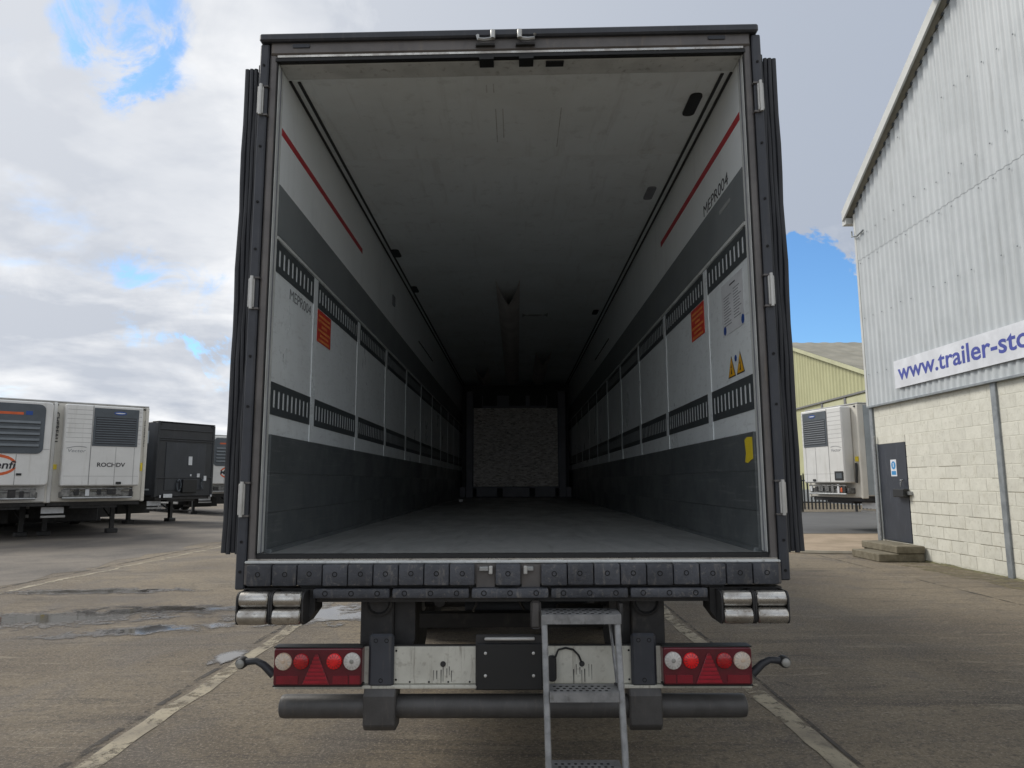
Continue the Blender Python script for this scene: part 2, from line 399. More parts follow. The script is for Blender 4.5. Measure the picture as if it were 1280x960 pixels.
def water_mat():
    """standing water that thins out to damp concrete at a ragged edge"""
    m = bpy.data.materials.new('puddle_water')
    m.use_nodes = True
    g = NT(m.node_tree)
    bs = g.n('ShaderNodeBsdfPrincipled')
    out = g.n('ShaderNodeOutputMaterial')
    tc = g.n('ShaderNodeTexCoord')
    geo = g.n('ShaderNodeNewGeometry')
    wp = geo.outputs['Position']
    r = g.vmath('LENGTH', tc.outputs['Object'])
    f = g.noise(wp, 2.6, 8, 0.72, 0.6)
    f2 = g.noise(wp, 14.0, 5, 0.7)
    wet = g.math('ADD', g.math('SUBTRACT', 1.0, r), g.math('ADD', g.math('MULTIPLY', g.math('SUBTRACT', f, 0.5), 3.6), g.math('MULTIPLY', g.math('SUBTRACT', f2, 0.5), 0.9)))
    cover = g.ramp(wet, -0.15, 0.30)
    deep = g.ramp(wet, 0.15, 0.65)
    cover = g.math('MULTIPLY', cover, g.ramp(r, 1.55, 1.2))
    g.link(g.mix(deep, (0.085, 0.072, 0.058), (0.060, 0.054, 0.046)), bs.inputs['Base Color'])
    g.link(g.ramp(deep, 0.0, 1.0, 0.42, 0.05), bs.inputs['Roughness'])
    bs.inputs['Specular IOR Level'].default_value = 0.55
    tr_ = g.n('ShaderNodeBsdfTransparent')
    mx = g.n('ShaderNodeMixShader')
    g.link(cover, mx.inputs[0])
    g.link(tr_.outputs[0], mx.inputs[1])
    g.link(bs.outputs[0], mx.inputs[2])
    g.link(mx.outputs[0], out.inputs['Surface'])
    MATS['puddle_water'] = m


water_mat()

# ------------------------------------------------------------------ builders
ORG = {}          # object name -> world origin of the thing it belongs to


def link(o, parent=None):
    COL.objects.link(o)
    if parent is not None:
        o.parent = parent
    return o


def thing(name, label, cat, loc=(0, 0, 0), rz=0.0, group=None, local=False):
    o = bpy.data.objects.new(name, None)
    o.empty_display_size = 0.2
    o.location = loc
    o.rotation_euler = (0, 0, rz)
    COL.objects.link(o)
    o['label'] = label
    o['category'] = cat
    if group:
        o['group'] = group
    ORG[o.name] = Vector((0, 0, 0)) if local else Vector(loc)
    return o


def orgof(o):
    return ORG.get(o.name, Vector((0, 0, 0))) if o is not None else Vector((0, 0, 0))


class MB:
    def __init__(self):
        self.v, self.f = [], []

    def add(self, vs, fs):
        b = len(self.v)
        self.v += [tuple(p) for p in vs]
        self.f += [tuple(b + i for i in f) for f in fs]
        return self

    def box(self, x0, x1, y0, y1, z0, z1):
        x0, x1 = min(x0, x1), max(x0, x1)
        y0, y1 = min(y0, y1), max(y0, y1)
        z0, z1 = min(z0, z1), max(z0, z1)
        vs = [(x, y, z) for z in (z0, z1) for y in (y0, y1) for x in (x0, x1)]
        return self.add(vs, [(0, 2, 3, 1), (4, 5, 7, 6), (0, 1, 5, 4), (2, 6, 7, 3), (0, 4, 6, 2), (1, 3, 7, 5)])

    def prism(self, poly, axis, lo, hi):
        """poly: list of 2D points (counter-clockwise), extruded along axis"""
        def P(a, b, c):
            return (c, a, b) if axis == 'x' else (a, c, b) if axis == 'y' else (a, b, c)
        n = len(poly)
        vs = [P(a, b, lo) for a, b in poly] + [P(a, b, hi) for a, b in poly]
        fs = [tuple(range(n - 1, -1, -1)), tuple(range(n, 2 * n))]
        fs += [(i, (i + 1) % n, n + (i + 1) % n, n + i) for i in range(n)]
        return self.add(vs, fs)

    def tube(self, pts, r, n=8, caps=True):
        pts = [Vector(p) for p in pts]
        rs = r if isinstance(r, (list, tuple)) else [r] * len(pts)
        rings = []
        up = Vector((0, 0, 1))
        for i, p in enumerate(pts):
            t = (pts[min(i + 1, len(pts) - 1)] - pts[max(i - 1, 0)]).normalized()
            a = up if abs(t.dot(up)) < 0.95 else Vector((1, 0, 0))
            e1 = t.cross(a).normalized()
            e2 = t.cross(e1).normalized()
            rings.append([p + (e1 * math.cos(k * 2 * math.pi / n) + e2 * math.sin(k * 2 * math.pi / n)) * rs[i] for k in range(n)])
        vs = [q for rg in rings for q in rg]
        fs = []
        for i in range(len(pts) - 1):
            for k in range(n):
                fs.append((i * n + k, i * n + (k + 1) % n, (i + 1) * n + (k + 1) % n, (i + 1) * n + k))
        if caps:
            fs.append(tuple(range(n - 1, -1, -1)))
            fs.append(tuple(range((len(pts) - 1) * n, len(pts) * n)))
        return self.add(vs, fs)

    def cyl(self, p0, p1, r, n=16):
        return self.tube([p0, p1], r, n)

    def lathe(self, prof, c, axis, n=20):
        """prof: (radius, height along axis) list"""
        vs = []
        for r, h in prof:
            for k in range(n):
                a, b = r * math.cos(2 * math.pi * k / n), r * math.sin(2 * math.pi * k / n)
                q = (h, a, b) if axis == 'x' else (a, h, b) if axis == 'y' else (a, b, h)
                vs.append((c[0] + q[0], c[1] + q[1], c[2] + q[2]))
        fs = []
        for i in range(len(prof) - 1):
            for k in range(n):
                fs.append((i * n + k, i * n + (k + 1) % n, (i + 1) * n + (k + 1) % n, (i + 1) * n + k))
        fs.append(tuple(range(n)))
        fs.append(tuple(range((len(prof) - 1) * n, len(prof) * n)))
        return self.add(vs, fs)

    def map(self, fn):
        self.v = [fn(*p) for p in self.v]
        return self

    def mesh(self, name, bevel=0.0, smooth=False, segs=1, origin=None):
        me = bpy.data.meshes.new(name)
        o = origin or Vector((0, 0, 0))
        me.from_pydata([(x - o[0], y - o[1], z - o[2]) for x, y, z in self.v], [], self.f)
        bm = bmesh.new()
        bm.from_mesh(me)
        bmesh.ops.recalc_face_normals(bm, faces=bm.faces)
        if bevel:
            ed = [e for e in bm.edges if len(e.link_faces) == 2 and e.calc_face_angle(0) > R(35)]
            bmesh.ops.bevel(bm, geom=ed, offset=bevel, segments=segs, affect='EDGES', profile=0.5)
        if smooth:
            for f in bm.faces:
                f.smooth = True
            for e in bm.edges:
                if len(e.link_faces) == 2 and e.calc_face_angle(0) > R(38):
                    e.smooth = False
        bm.to_mesh(me)
        bm.free()
        return me

    def build(self, name, mat, parent=None, bevel=0.0, smooth=False, segs=1):
        me = self.mesh(name, bevel, smooth, segs, orgof(parent))
        me.materials.append(MATS[mat])
        o = bpy.data.objects.new(name, me)
        link(o, parent)
        ORG[o.name] = orgof(parent)
        return o


def bx(name, mat, parent, x0, x1, y0, y1, z0, z1, bevel=0.0):
    return MB().box(x0, x1, y0, y1, z0, z1).build(name, mat, parent, bevel)


def inst(me, name, parent, loc, rot=None, scale=None):
    """an object that shares a mesh, placed in world coordinates of its thing"""
    o = bpy.data.objects.new(name, me)
    link(o, parent)
    o.location = Vector(loc) - orgof(parent)
    if rot:
        o.rotation_euler = rot
    if scale:
        o.scale = scale
    ORG[o.name] = Vector(loc)
    return o


def struct(o, name=None):
    o['kind'] = 'structure'
    return o


def rrect(x0, x1, z0, z1, r, n=5):
    pts = []
    for cx, cz, a0 in ((x1 - r, z0 + r, -90), (x1 - r, z1 - r, 0), (x0 + r, z1 - r, 90), (x0 + r, z0 + r, 180)):
        for k in range(n + 1):
            a = R(a0 + 90 * k / n)
            pts.append((cx + r * math.cos(a), cz + r * math.sin(a)))
    return pts


def disc(cx, cz, r, n=20):
    return [(cx + r * math.cos(2 * math.pi * k / n), cz + r * math.sin(2 * math.pi * k / n)) for k in range(n)]


def lettering(text, size, mat, parent, pos, right, normal, width=None, extrude=0.001, bold=0.0, name='lettering', shear=0.0):
    """flat print: text whose lower left corner is at pos, running along right, facing normal"""
    cu = bpy.data.curves.new('lettering', 'FONT')
    cu.body = text
    cu.size = size
    cu.extrude = extrude
    cu.offset = bold
    cu.shear = shear
    cu.resolution_u = 3
    tmp = bpy.data.objects.new('tmp', cu)
    COL.objects.link(tmp)
    bpy.context.view_layer.update()
    dg = bpy.context.evaluated_depsgraph_get()
    me = bpy.data.meshes.new_from_object(tmp.evaluated_get(dg))
    bpy.data.objects.remove(tmp)
    xs = [v.co.x for v in me.vertices] or [0, 1]
    w = max(xs) - min(xs)
    k = (width / w) if width else 1.0
    rx = Vector(right).normalized()
    nz = Vector(normal).normalized()
    uy = nz.cross(rx)
    o0 = orgof(parent)
    for v in me.vertices:
        c = v.co
        v.co = Vector(pos) - o0 + rx * ((c.x - min(xs)) * k) + uy * c.y + nz * (c.z + extrude)
    me.materials.clear()
    me.materials.append(MATS[mat])
    me.name = name
    o = bpy.data.objects.new(name, me)
    link(o, parent)
    ORG[o.name] = o0
    return o


# ================================================================== SETTING
def sheet(name, mat, poly, z):
    me = bpy.data.meshes.new(name)
    me.from_pydata([(x, y, z) for x, y in poly], [], [tuple(range(len(poly)))])
    me.materials.append(MATS[mat])
    o = bpy.data.objects.new(name, me)
    COL.objects.link(o)
    return struct(o)


sheet('yard', 'yard_ground', [(-2500, -2500), (2500, -2500), (2500, 2500), (-2500, 2500)], 0.0)


def ragged(pts, amp, step=0.25, seed=0):
    out = []
    n = len(pts)
    for i in range(n):
        a, b = Vector(pts[i]), Vector(pts[(i + 1) % n])
        m = max(1, int((b - a).length / step))
        for k in range(m):
            p = a.lerp(b, k / m)
            d = mnoise.noise_vector(Vector((p.x * 1.7 + seed, p.y * 1.7, seed * 3.1)))
            d2 = mnoise.noise_vector(Vector((p.x * 5 + seed, p.y * 5, seed * 1.1)))
            out.append((p.x + amp * (d.x + 0.4 * d2.x), p.y + amp * (d.y + 0.4 * d2.y)))
    return out


# painted bay lines, worn, with a tar joint beside them
sheet('bay_line', 'line_paint', ragged([(-2.46, -6), (-2.32, -6), (-2.33, 4), (-2.47, 16), (-2.60, 16), (-2.46, 4)], 0.030, 0.08, 1), 0.004)
sheet('bay_line', 'line_paint', ragged([(1.78, -6), (1.92, -6), (1.90, 4), (1.87, 16), (1.74, 16), (1.76, 4)], 0.030, 0.08, 2), 0.004)
sheet('tar_joint', 'tar', ragged([(-2.57, -6), (-2.50, -6), (-2.505, 4), (-2.64, 16), (-2.68, 16), (-2.56, 4)], 0.025, 0.12, 3), 0.003)
sheet('tar_joint', 'tar', ragged([(1.95, -6), (1.985, -6), (1.96, 4), (1.92, 16), (1.89, 16), (1.93, 4)], 0.02, 0.12, 4), 0.004)
# slab edge that runs along the warehouse
sheet('tar_joint', 'tar', ragged([(6.46, -8), (6.50, -8), (6.45, 15.5), (6.41, 15.5)], 0.012, 0.15, 5), 0.004)
sheet('mossy_verge', 'moss_ground', ragged([(7.15, -8), (8.03, -8), (8.03, 14.6), (7.3, 14.4)], 0.22, 0.2, 6), 0.004)
# pale worn line across the far left of the yard
sheet('faded_line', 'line_paint', ragged([(-7.75, 3), (-7.64, 3), (-7.18, 24), (-7.28, 24)], 0.13, 0.15, 7), 0.004)
sheet('tar_joint', 'tar', ragged([(-8.05, 3), (-7.98, 3), (-7.55, 26), (-7.62, 26)], 0.06, 0.2, 8), 0.004)
sheet('worn_tarmac_shade_tint', 'worn_tarmac_shade_tint', ragged([(-8.6, 4), (-8.1, 12), (-7.9, 22), (-7.7, 40), (-60, 60), (-60, 4)], 0.5, 0.5, 11), 0.003)  # dark gravelly ground; its colour also carries shade of the parked trailers
# the access road behind the warehouse, the bare earth before it
sheet('road', 'road', [(-3.0, 21.7), (60, 21.7), (60, 36.2), (-3.0, 36.2)], 0.006)
sheet('bare_earth', 'dirt', ragged([(4.5, 16.9), (6.0, 15.9), (7.6, 15.75), (9.6, 15.95), (12.0, 16.3), (16, 21.4), (4.0, 21.5)], 0.12, 0.3, 9), 0.004)
ke = MB()
ke.tube([(5.2, 16.75, 0.01), (5.9, 16.1, 0.015), (6.8, 15.75, 0.018), (7.6, 15.68, 0.015)], 0.055, 6)
struct(ke.build('kerb', 'kerb', None, smooth=True))


PUD = bpy.data.meshes.new('puddle')
PUD.from_pydata([(1.6 * math.cos(2 * math.pi * k / 40), 1.6 * math.sin(2 * math.pi * k / 40), 0) for k in range(40)], [], [tuple(range(40))])
PUD.materials.append(MATS['puddle_water'])


def puddle(cx, cy, rx, ry, rot, z=0.005):
    o = bpy.data.objects.new('puddle', PUD)
    COL.objects.link(o)
    o.location = (cx, cy, z)
    o.rotation_euler = (0, 0, rot)
    o.scale = (rx, ry, 1)
    struct(o)


puddle(-5.7, 8.55, 1.7, 0.55, 0.22)
puddle(-4.2, 9.2, 1.2, 0.30, 0.05)
puddle(-4.0, 7.95, 0.95, 0.26, 0.35)
puddle(-2.5, 8.85, 0.8, 0.70, 0.1, z=0.007)
puddle(-6.2, 10.7, 1.4, 0.25, 0.08)
puddle(-2.62, 6.7, 0.10, 0.35, -0.1, z=0.007)

# ================================================================== WAREHOUSE (right)
WX, WY = 8.0, 15.9
wh = thing('warehouse', 'tall grey corrugated warehouse with cream painted block wall below, right of the open trailer', 'building', (WX, WY, 0))
Y_END = -0.3
EAVE, SLOPE = 7.72, 0.607
PEAK_Y = (WY + 0.15 + Y_END) / 2


def rake(y):
    return EAVE + SLOPE * min(16.05 - y, y - Y_END + 0.15)


# block wall: backing, then one piece for each block
bw = MB().box(WX + 0.010, WX + 0.25, Y_END, 14.58, 0, 3.3).box(WX + 0.010, WX + 0.25, 15.72, WY, 0, 3.3).box(WX + 0.010, WX + 0.25, 14.58, 15.72, 2.38, 3.3).box(WX + 0.010, WX + 0.25, 14.58, 15.72, 0, 0.30)
bwall = bw.build('block_wall', 'mortar', wh)
BLK = {}
CH, CL = 0.225, 0.45


def block_mesh(L):
    k = round(L, 2)
    if k not in BLK:
        me = MB().box(0, 0.06, -L + 0.006, -0.006, 0.006, CH - 0.006).mesh('block', 0.003)
        me.materials.append(MATS['block_paint'])
        BLK[k] = me
    return BLK[k]


for c in range(14):
    z = 0.03 + c * CH
    y = WY - 0.12 - (0.225 if c % 2 else 0.0)
    first = WY - 0.12
    spans = [(first, y)] if c % 2 else []
    while y > 8.4:
        spans.append((y, y - CL))
        y -= CL
    for a, b in spans:
        pieces = [(a, b)]
        if z + CH > 0.36 and z < 2.34:
            pieces = []
            if a > 15.70:
                pieces.append((a, max(b, 15.70)))
            if b < 14.60:
                pieces.append((min(a, 14.60), b))
        for a2, b2 in pieces:
            if a2 - b2 < 0.06:
                continue
            off = random.uniform(-0.0008, 0.0008) + (0.0075 if c > 6 else 0.0055)
            inst(block_mesh(a2 - b2), 'block', bwall, (WX + off, a2, z))
for c in range(1, 9):
    z = 0.03 + c * CH
    q = 14.55
    while q > 8.6:
        l = random.uniform(0.3, 1.6)
        if random.random() < (0.92 if c < 5 else 0.45):
            bx('bed_joint', 'joint_dirt', bwall, WX + 0.0075, WX + 0.02, max(q - l, 8.5), q, z - 0.0045, z + 0.0035)
        q -= l + random.uniform(0.02, 0.5)
q = 14.45
while q > 8.6:
    bx('head_joint', 'joint_dirt', bwall, WX + 0.0075, WX + 0.02, q - 0.004, q + 0.004, 0.05, 0.25)
    q -= CL
bx('far_block_wall', 'block_paint', wh, WX + 0.004, WX + 0.2, Y_END + 0.01, 8.30, 0.02, 3.24)
# mossy foot of the wall
mf = MB()
yy = 14.3
while yy > 4:
    h = 0.02 + 0.05 * abs(mnoise.noise(Vector((yy * 1.3, 3, 1))))
    w = 0.04 + 0.05 * abs(mnoise.noise(Vector((yy * 2.1, 7, 1))))
    mf.add([(WX - w, yy, 0.0), (WX + 0.02, yy, 0.0), (WX + 0.02, yy, h), (WX - w, yy - 0.13, 0), (WX + 0.02, yy - 0.13, 0), (WX + 0.02, yy - 0.13, h * 0.8)],
           [(0, 1, 2), (3, 5, 4), (0, 2, 5, 3)])
    yy -= 0.12
mfo = mf.build('moss_strip', 'moss_base', wh)
# steel columns let into the wall
bx('steel_column', 'col_steel', wh, WX - 0.035, WX + 0.1, WY - 0.105, WY + 0.02, 0.0, 3.225, 0.006)
bx('steel_column', 'col_steel', wh, WX - 0.03, WX + 0.1, 11.69, 11.82, 0.0, 3.225, 0.006)
bx('steel_column', 'col_steel', wh, WX - 0.03, WX + 0.1, 7.1, 7.23, 0.0, 3.225, 0.006)
MB().tube([(WX - 0.06, WY - 0.17, 0.32), (WX - 0.06, WY - 0.17, 2.55)], 0.028, 8).build('drain_pipe', 'galv', wh, smooth=True)

# corrugated cladding, sheet by sheet: lower course and upper course
PITCH = 0.19


def corr_x(y):
    t = (y / PITCH) % 1.0
    # rounded trapezoid
    s = math.sin(2 * math.pi * t)
    return -0.014 * max(-1, min(1, s * 1.5))


def clad_sheet(y0, y1, zlo, zhi_fn, dx):
    m = MB()
    n = max(2, int(round((y0 - y1) / (PITCH / 8))))
    vs, fs = [], []
    for k in range(n + 1):
        y = y0 + (y1 - y0) * k / n
        x = WX - 0.045 + corr_x(y) + dx
        vs += [(x, y, zlo), (x, y, zhi_fn(y)), (x + 0.012, y, zhi_fn(y)), (x + 0.012, y, zlo)]
    for k in range(n):
        a, b = 4 * k, 4 * k + 4
        for i in range(4):
            j = (i + 1) % 4
            fs.append((a + i, b + i, b + j, a + j))
    fs += [(0, 1, 2, 3), (4 * n + 3, 4 * n + 2, 4 * n + 1, 4 * n)]
    m.add(vs, fs)
    return m.build('cladding_sheet', 'clad', wh, smooth=True)


SW = PITCH * 6
y = WY - 0.02
i = 0
while y > Y_END + 0.2:
    y1 = max(y - SW, Y_END + 0.02)
    clad_sheet(y, y1, 3.215, lambda q: 6.66, 0.0 if i % 2 else -0.004)
    clad_sheet(y, y1, 6.60, lambda q: rake(q) - 0.02, -0.006 - (0.0 if i % 2 else 0.004))
    y = y1
    i += 1
bx('corner_flashing', 'flash', wh, WX - 0.075, WX + 0.14, WY - 0.06, WY + 0.03, 3.2, EAVE + 0.02, 0.004)
bx('drip_flashing', 'col_steel', wh, WX - 0.085, WX + 0.01, Y_END, WY + 0.01, 3.185, 3.222)
# sheet fixings in rows
fx = MB()
for zrow in (3.9, 5.2, 6.5, 7.15, 8.6, 10.1):
    q = WY - 0.02 - PITCH * 0.75
    while q > 7.5:
        if zrow < rake(q) - 0.2:
            jz = zrow + random.uniform(-0.03, 0.03)
            if random.random() < 0.8:
                fx.box(WX - 0.074, WX - 0.06, q - 0.009, q + 0.009, jz - 0.009, jz + 0.009)
        q -= PITCH * 2
fxo = fx.build('sheet_fixings', 'col_steel', wh)
fxo['kind'] = 'stuff'
# verge: flashing board on top of the rake, roof sheets behind
for s, ya, yb in ((1, 16.12, PEAK_Y), (-1, Y_END - 0.22, PEAK_Y)):
    za, zb = EAVE - 0.05, rake(PEAK_Y)
    MB().add([(WX - 0.24, ya, za - 0.02), (WX - 0.20, ya, za - 0.02), (WX - 0.24, ya, za + 0.22), (WX - 0.20, ya, za + 0.22),
              (WX - 0.24, yb, zb - 0.02), (WX - 0.20, yb, zb - 0.02), (WX - 0.24, yb, zb + 0.22), (WX - 0.20, yb, zb + 0.22)],
             [(0, 1, 3, 2), (4, 6, 7, 5), (0, 2, 6, 4), (1, 5, 7, 3), (0, 4, 5, 1), (2, 3, 7, 6)]).build('verge_flashing', 'flash', wh)
    m = MB()
    vs, fs = [], []
    nn = 60
    for k in range(nn + 1):
        x = WX - 0.22 + (26 * k / nn if k > 24 else k * 0.08)
        dz = 0.03 * (1 if k % 2 else -1)
        vs += [(x, ya, za + 0.06 + dz), (x, yb, zb + 0.06 + dz), (x, yb, zb + 0.03 + dz), (x, ya, za + 0.03 + dz)]
    for k in range(nn):
        a, b = 4 * k, 4 * k + 4
        for q in range(4):
            fs.append((a + q, b + q, b + (q + 1) % 4, a + (q + 1) % 4))
    m.add(vs, fs)
    m.build('roof', 'roof_sheet', wh)
# dark scalloped closure under the verge, one notch for each rib
nt = MB()
q = 15.85
while q > 9.0:
    zc = rake(q) - 0.03
    nt.prism([(q - 0.045, zc - 0.02), (q + 0.01, zc - 0.055), (q + 0.045, zc - 0.015), (q + 0.0, zc + 0.02)], 'x', WX - 0.085, WX - 0.05)
    q -= PITCH
nto = nt.build('verge_closure', 't_grille', wh)
nto['kind'] = 'stuff'
bx('eave_gutter', 'flash', wh, WX - 0.2, WX + 24, 16.02, 16.2, EAVE - 0.16, EAVE - 0.02)
bx('rear_wall', 'clad', wh, WX + 0.15, WX + 24, WY - 0.2, WY - 0.02, 0, EAVE - 0.05)
bx('near_wall', 'clad', wh, WX + 0.15, WX + 24, Y_END + 0.02, Y_END + 0.2, 0, EAVE - 0.05)
# flood light arm at the rake and cable bracket at the eave
fl = MB().tube([(WX - 0.15, 11.85, 10.45), (WX - 0.36, 11.95, 10.5)], 0.035, 8).build('lamp_arm', 'col_steel', wh, smooth=True)
MB().prism(rrect(11.86, 12.08, 10.42, 10.60, 0.05, 3), 'x', WX - 0.48, WX - 0.33).build('flood_lamp', 't_grille_dark', wh)
MB().tube([(WX - 0.1, 15.98, 7.35), (WX - 0.14, 15.9, 7.2), (WX - 0.12, 15.7, 7.15), (WX - 0.07, 15.5, 7.22)], 0.02, 6).build('cable_bracket', 'col_steel', wh, smooth=True)
# steel door with lock box
dr = bx('door', 'door_grey', wh, WX - 0.005, WX + 0.05, 14.605, 15.70, 0.315, 2.355, 0.004)
bx('lintel', 'block_paint', wh, WX + 0.0, WX + 0.06, 14.60, 15.70, 2.362, 2.503)
bx('door_frame', 'col_steel', wh, WX - 0.001, WX + 0.06, 15.703, 15.76, 0.31, 2.38)
MB().box(WX - 0.13, WX - 0.006, 14.56, 14.98, 1.235, 1.40).build('lock_box', 'trim_black', dr, 0.012)
MB().tube([(WX - 0.004, 14.76, 1.58), (WX - 0.07, 14.76, 1.58), (WX - 0.07, 14.66, 1.585), (WX - 0.07, 14.76, 1.52), (WX - 0.07, 14.76, 1.44)], 0.012, 6).build('handle', 'galv', dr, smooth=True)
bx('lock_staple', 'galv', dr, WX - 0.06, WX + 0.01, 14.46, 14.58, 1.28, 1.35, 0.004)
for zz in (0.6, 1.35, 2.1):
    MB().cyl((WX - 0.012, 15.69, zz), (WX - 0.012, 15.69, zz + 0.11), 0.012, 8).build('hinge', 'col_steel', dr)
sg = thing('safety_sign', 'small white notice with blue mandatory symbol on the dark steel door', 'sign', (WX, 15.1, 1.68))
bx('board', 'sign_white', sg, WX - 0.010, WX - 0.0055, 14.98, 15.21, 1.66, 2.01)
MB().prism(disc(15.095, 1.89, 0.085), 'x', WX - 0.0125, WX - 0.0102).build('symbol', 'sticker_cyan', sg)
bx('figure', 'sign_white', sg, WX - 0.014, WX - 0.0127, 15.08, 15.11, 1.85, 1.94)
bx('caption', 'sticker_cyan', sg, WX - 0.0125, WX - 0.0102, 15.01, 15.18, 1.69, 1.77)
st = thing('concrete_steps', 'two mossy concrete block steps below the dark steel door', 'steps', (7.5, 14.8, 0))
bx('step', 'step_conc', st, 7.06, 7.46, 14.12, 15.25, 0.0, 0.155, 0.015)
bx('step', 'step_conc', st, 7.463, 7.975, 14.16, 15.55, 0.0, 0.155, 0.012)
bx('step', 'step_conc', st, 7.43, 7.975, 14.13, 15.58, 0.157, 0.30, 0.015)
bs_ = thing('banner_sign', 'long white banner with blue web address on the corrugated warehouse wall', 'sign', (WX, 12.5, 3.45))
bx('board', 'sign_white', bs_, WX - 0.10, WX - 0.072, 8.55, 14.61, 3.46, 4.03)
lettering('www.trailer-store.com', 0.47, 'sign_blue', bs_, (WX - 0.1005, 14.47, 3.62), (0, -1, 0), (-1, 0, 0), width=5.45, bold=0.008)

# ================================================================== FAR YELLOW-GREEN SHED
YX = 22.0
ys = thing('yellow_shed', 'pale yellow green shed with low grey ribbed roof beyond the fence', 'building', (YX, 50, 0))
RY, RZ, SL2, EY = 57.5, 12.75, 0.325, 38.0


def yrake(y):
    return RZ - SL2 * abs(RY - y)


def corr_wall(name, mat, y0, y1, z0f, z1f, x, pitch, amp):
    vs, fs = [], []
    n = int((y1 - y0) / (pitch / 4))
    for k in range(n + 1):
        y = y0 + (y1 - y0) * k / n
        xx = x + (amp if k % 4 < 2 else -amp)
        vs += [(xx, y, z0f(y)), (xx, y, z1f(y))]
    for k in range(n):
        fs.append((2 * k, 2 * k + 1, 2 * k + 3, 2 * k + 2))
    return MB().add(vs, fs).build(name, mat, ys)


corr_wall('upper_cladding', 'yellow_clad', EY, 2 * RY - EY, lambda y: 7.2, lambda y: max(yrake(y), 7.25), YX, 0.5, 0.03)
bx('lower_wall', 'yellow_clad', ys, YX + 0.08, YX + 0.3, EY, 2 * RY - EY, 0.9, 7.3)
bx('plinth', 'plinth', ys, YX + 0.02, YX + 0.3, EY, 2 * RY - EY, 0, 0.9)
bx('joint_flashing', 't_seam', ys, YX - 0.06, YX + 0.1, EY, 2 * RY - EY, 7.08, 7.2)
for k in range(5):
    ya = 50.6 - k * 3.6
    bx('window', 'yellow_pale', ys, YX + 0.03, YX + 0.1, ya - 3.2, ya, 6.15, 7.0)
    bx('window_post', 't_seam', ys, YX - 0.01, YX + 0.1, ya + 0.02, ya + 0.3, 5.9, 7.07)
for s, ya in ((1, EY - 0.5), (-1, 2 * RY - EY + 0.5)):
    za = yrake(ya)
    MB().add([(YX - 0.35, ya, za - 0.15), (YX - 0.2, ya, za - 0.15), (YX - 0.35, ya, za + 0.12), (YX - 0.2, ya, za + 0.12),
              (YX - 0.35, RY, RZ - 0.15), (YX - 0.2, RY, RZ - 0.15), (YX - 0.35, RY, RZ + 0.12), (YX - 0.2, RY, RZ + 0.12)],
             [(0, 1, 3, 2), (4, 6, 7, 5), (0, 2, 6, 4), (1, 5, 7, 3), (0, 4, 5, 1), (2, 3, 7, 6)]).build('verge_board', 'yellow_pale', ys)
    vs, fs = [], []
    nn = 160
    for k in range(nn + 1):
        x = YX - 0.3 + 0.3 * k
        dz = 0.02 * (1 if k % 4 < 2 else -1)
        vs += [(x, ya, za + 0.1 + dz), (x, RY, RZ + 0.1 + dz)]
    for k in range(nn):
        fs.append((2 * k, 2 * k + 2, 2 * k + 3, 2 * k + 1))
    MB().add(vs, fs).build('roof', 'roof_sheet', ys)
bx('front_wall', 'yellow_clad', ys, YX + 0.3, YX + 40, EY, EY + 0.2, 0, yrake(EY) - 0.05)

# ================================================================== PALISADE FENCE
FY = 36.6
fe = thing('palisade_fence', 'dark steel palisade fence along the far side of the access road', 'fence', (16, FY, 0))
pale = MB().prism([(-0.04, 0.12), (0.04, 0.12), (0.04, 1.86), (0, 1.98), (-0.04, 1.86)], 'y', -0.012, 0.012).mesh('pale')
pale.materials.append(MATS['fence_steel'])
x = 1.0
while x < 25.0:
    inst(pale, 'pale', fe, (x, FY, 0))
    x += 0.185
for zz in (0.45, 1.55):
    bx('rail', 'fence_steel', fe, 0.9, 25.1, FY + 0.014, FY + 0.06, zz, zz + 0.06)
for k in range(9):
    bx('post', 'fence_steel', fe, 0.8 + 2.75 * k, 0.9 + 2.75 * k, FY + 0.062, FY + 0.16, 0, 1.85)

# ================================================================== PARKED TRAILERS
def wheel_parts(t, x, y, r=0.5, w=0.34, sides=1):
    ty = MB().lathe([(r * 0.58, -w / 2), (r * 0.93, -w / 2), (r, -w / 2 + 0.05), (r, w / 2 - 0.05), (r * 0.93, w / 2), (r * 0.58, w / 2)], (x, y, r), 'x', 24).build('tyre', 'tyre', t, smooth=True)
    MB().lathe([(0.08, w / 2 + 0.02), (r * 0.3, w / 2 - 0.02), (r * 0.5, w / 2 - 0.09), (r * 0.575, w / 2 - 0.01), (r * 0.575, -w / 2 + 0.01), (r * 0.4, -w / 2 + 0.09), (0.08, -w / 2 + 0.06)], (x, y, r), 'x', 20).build('rim', 'rim', ty, smooth=True)
    return ty


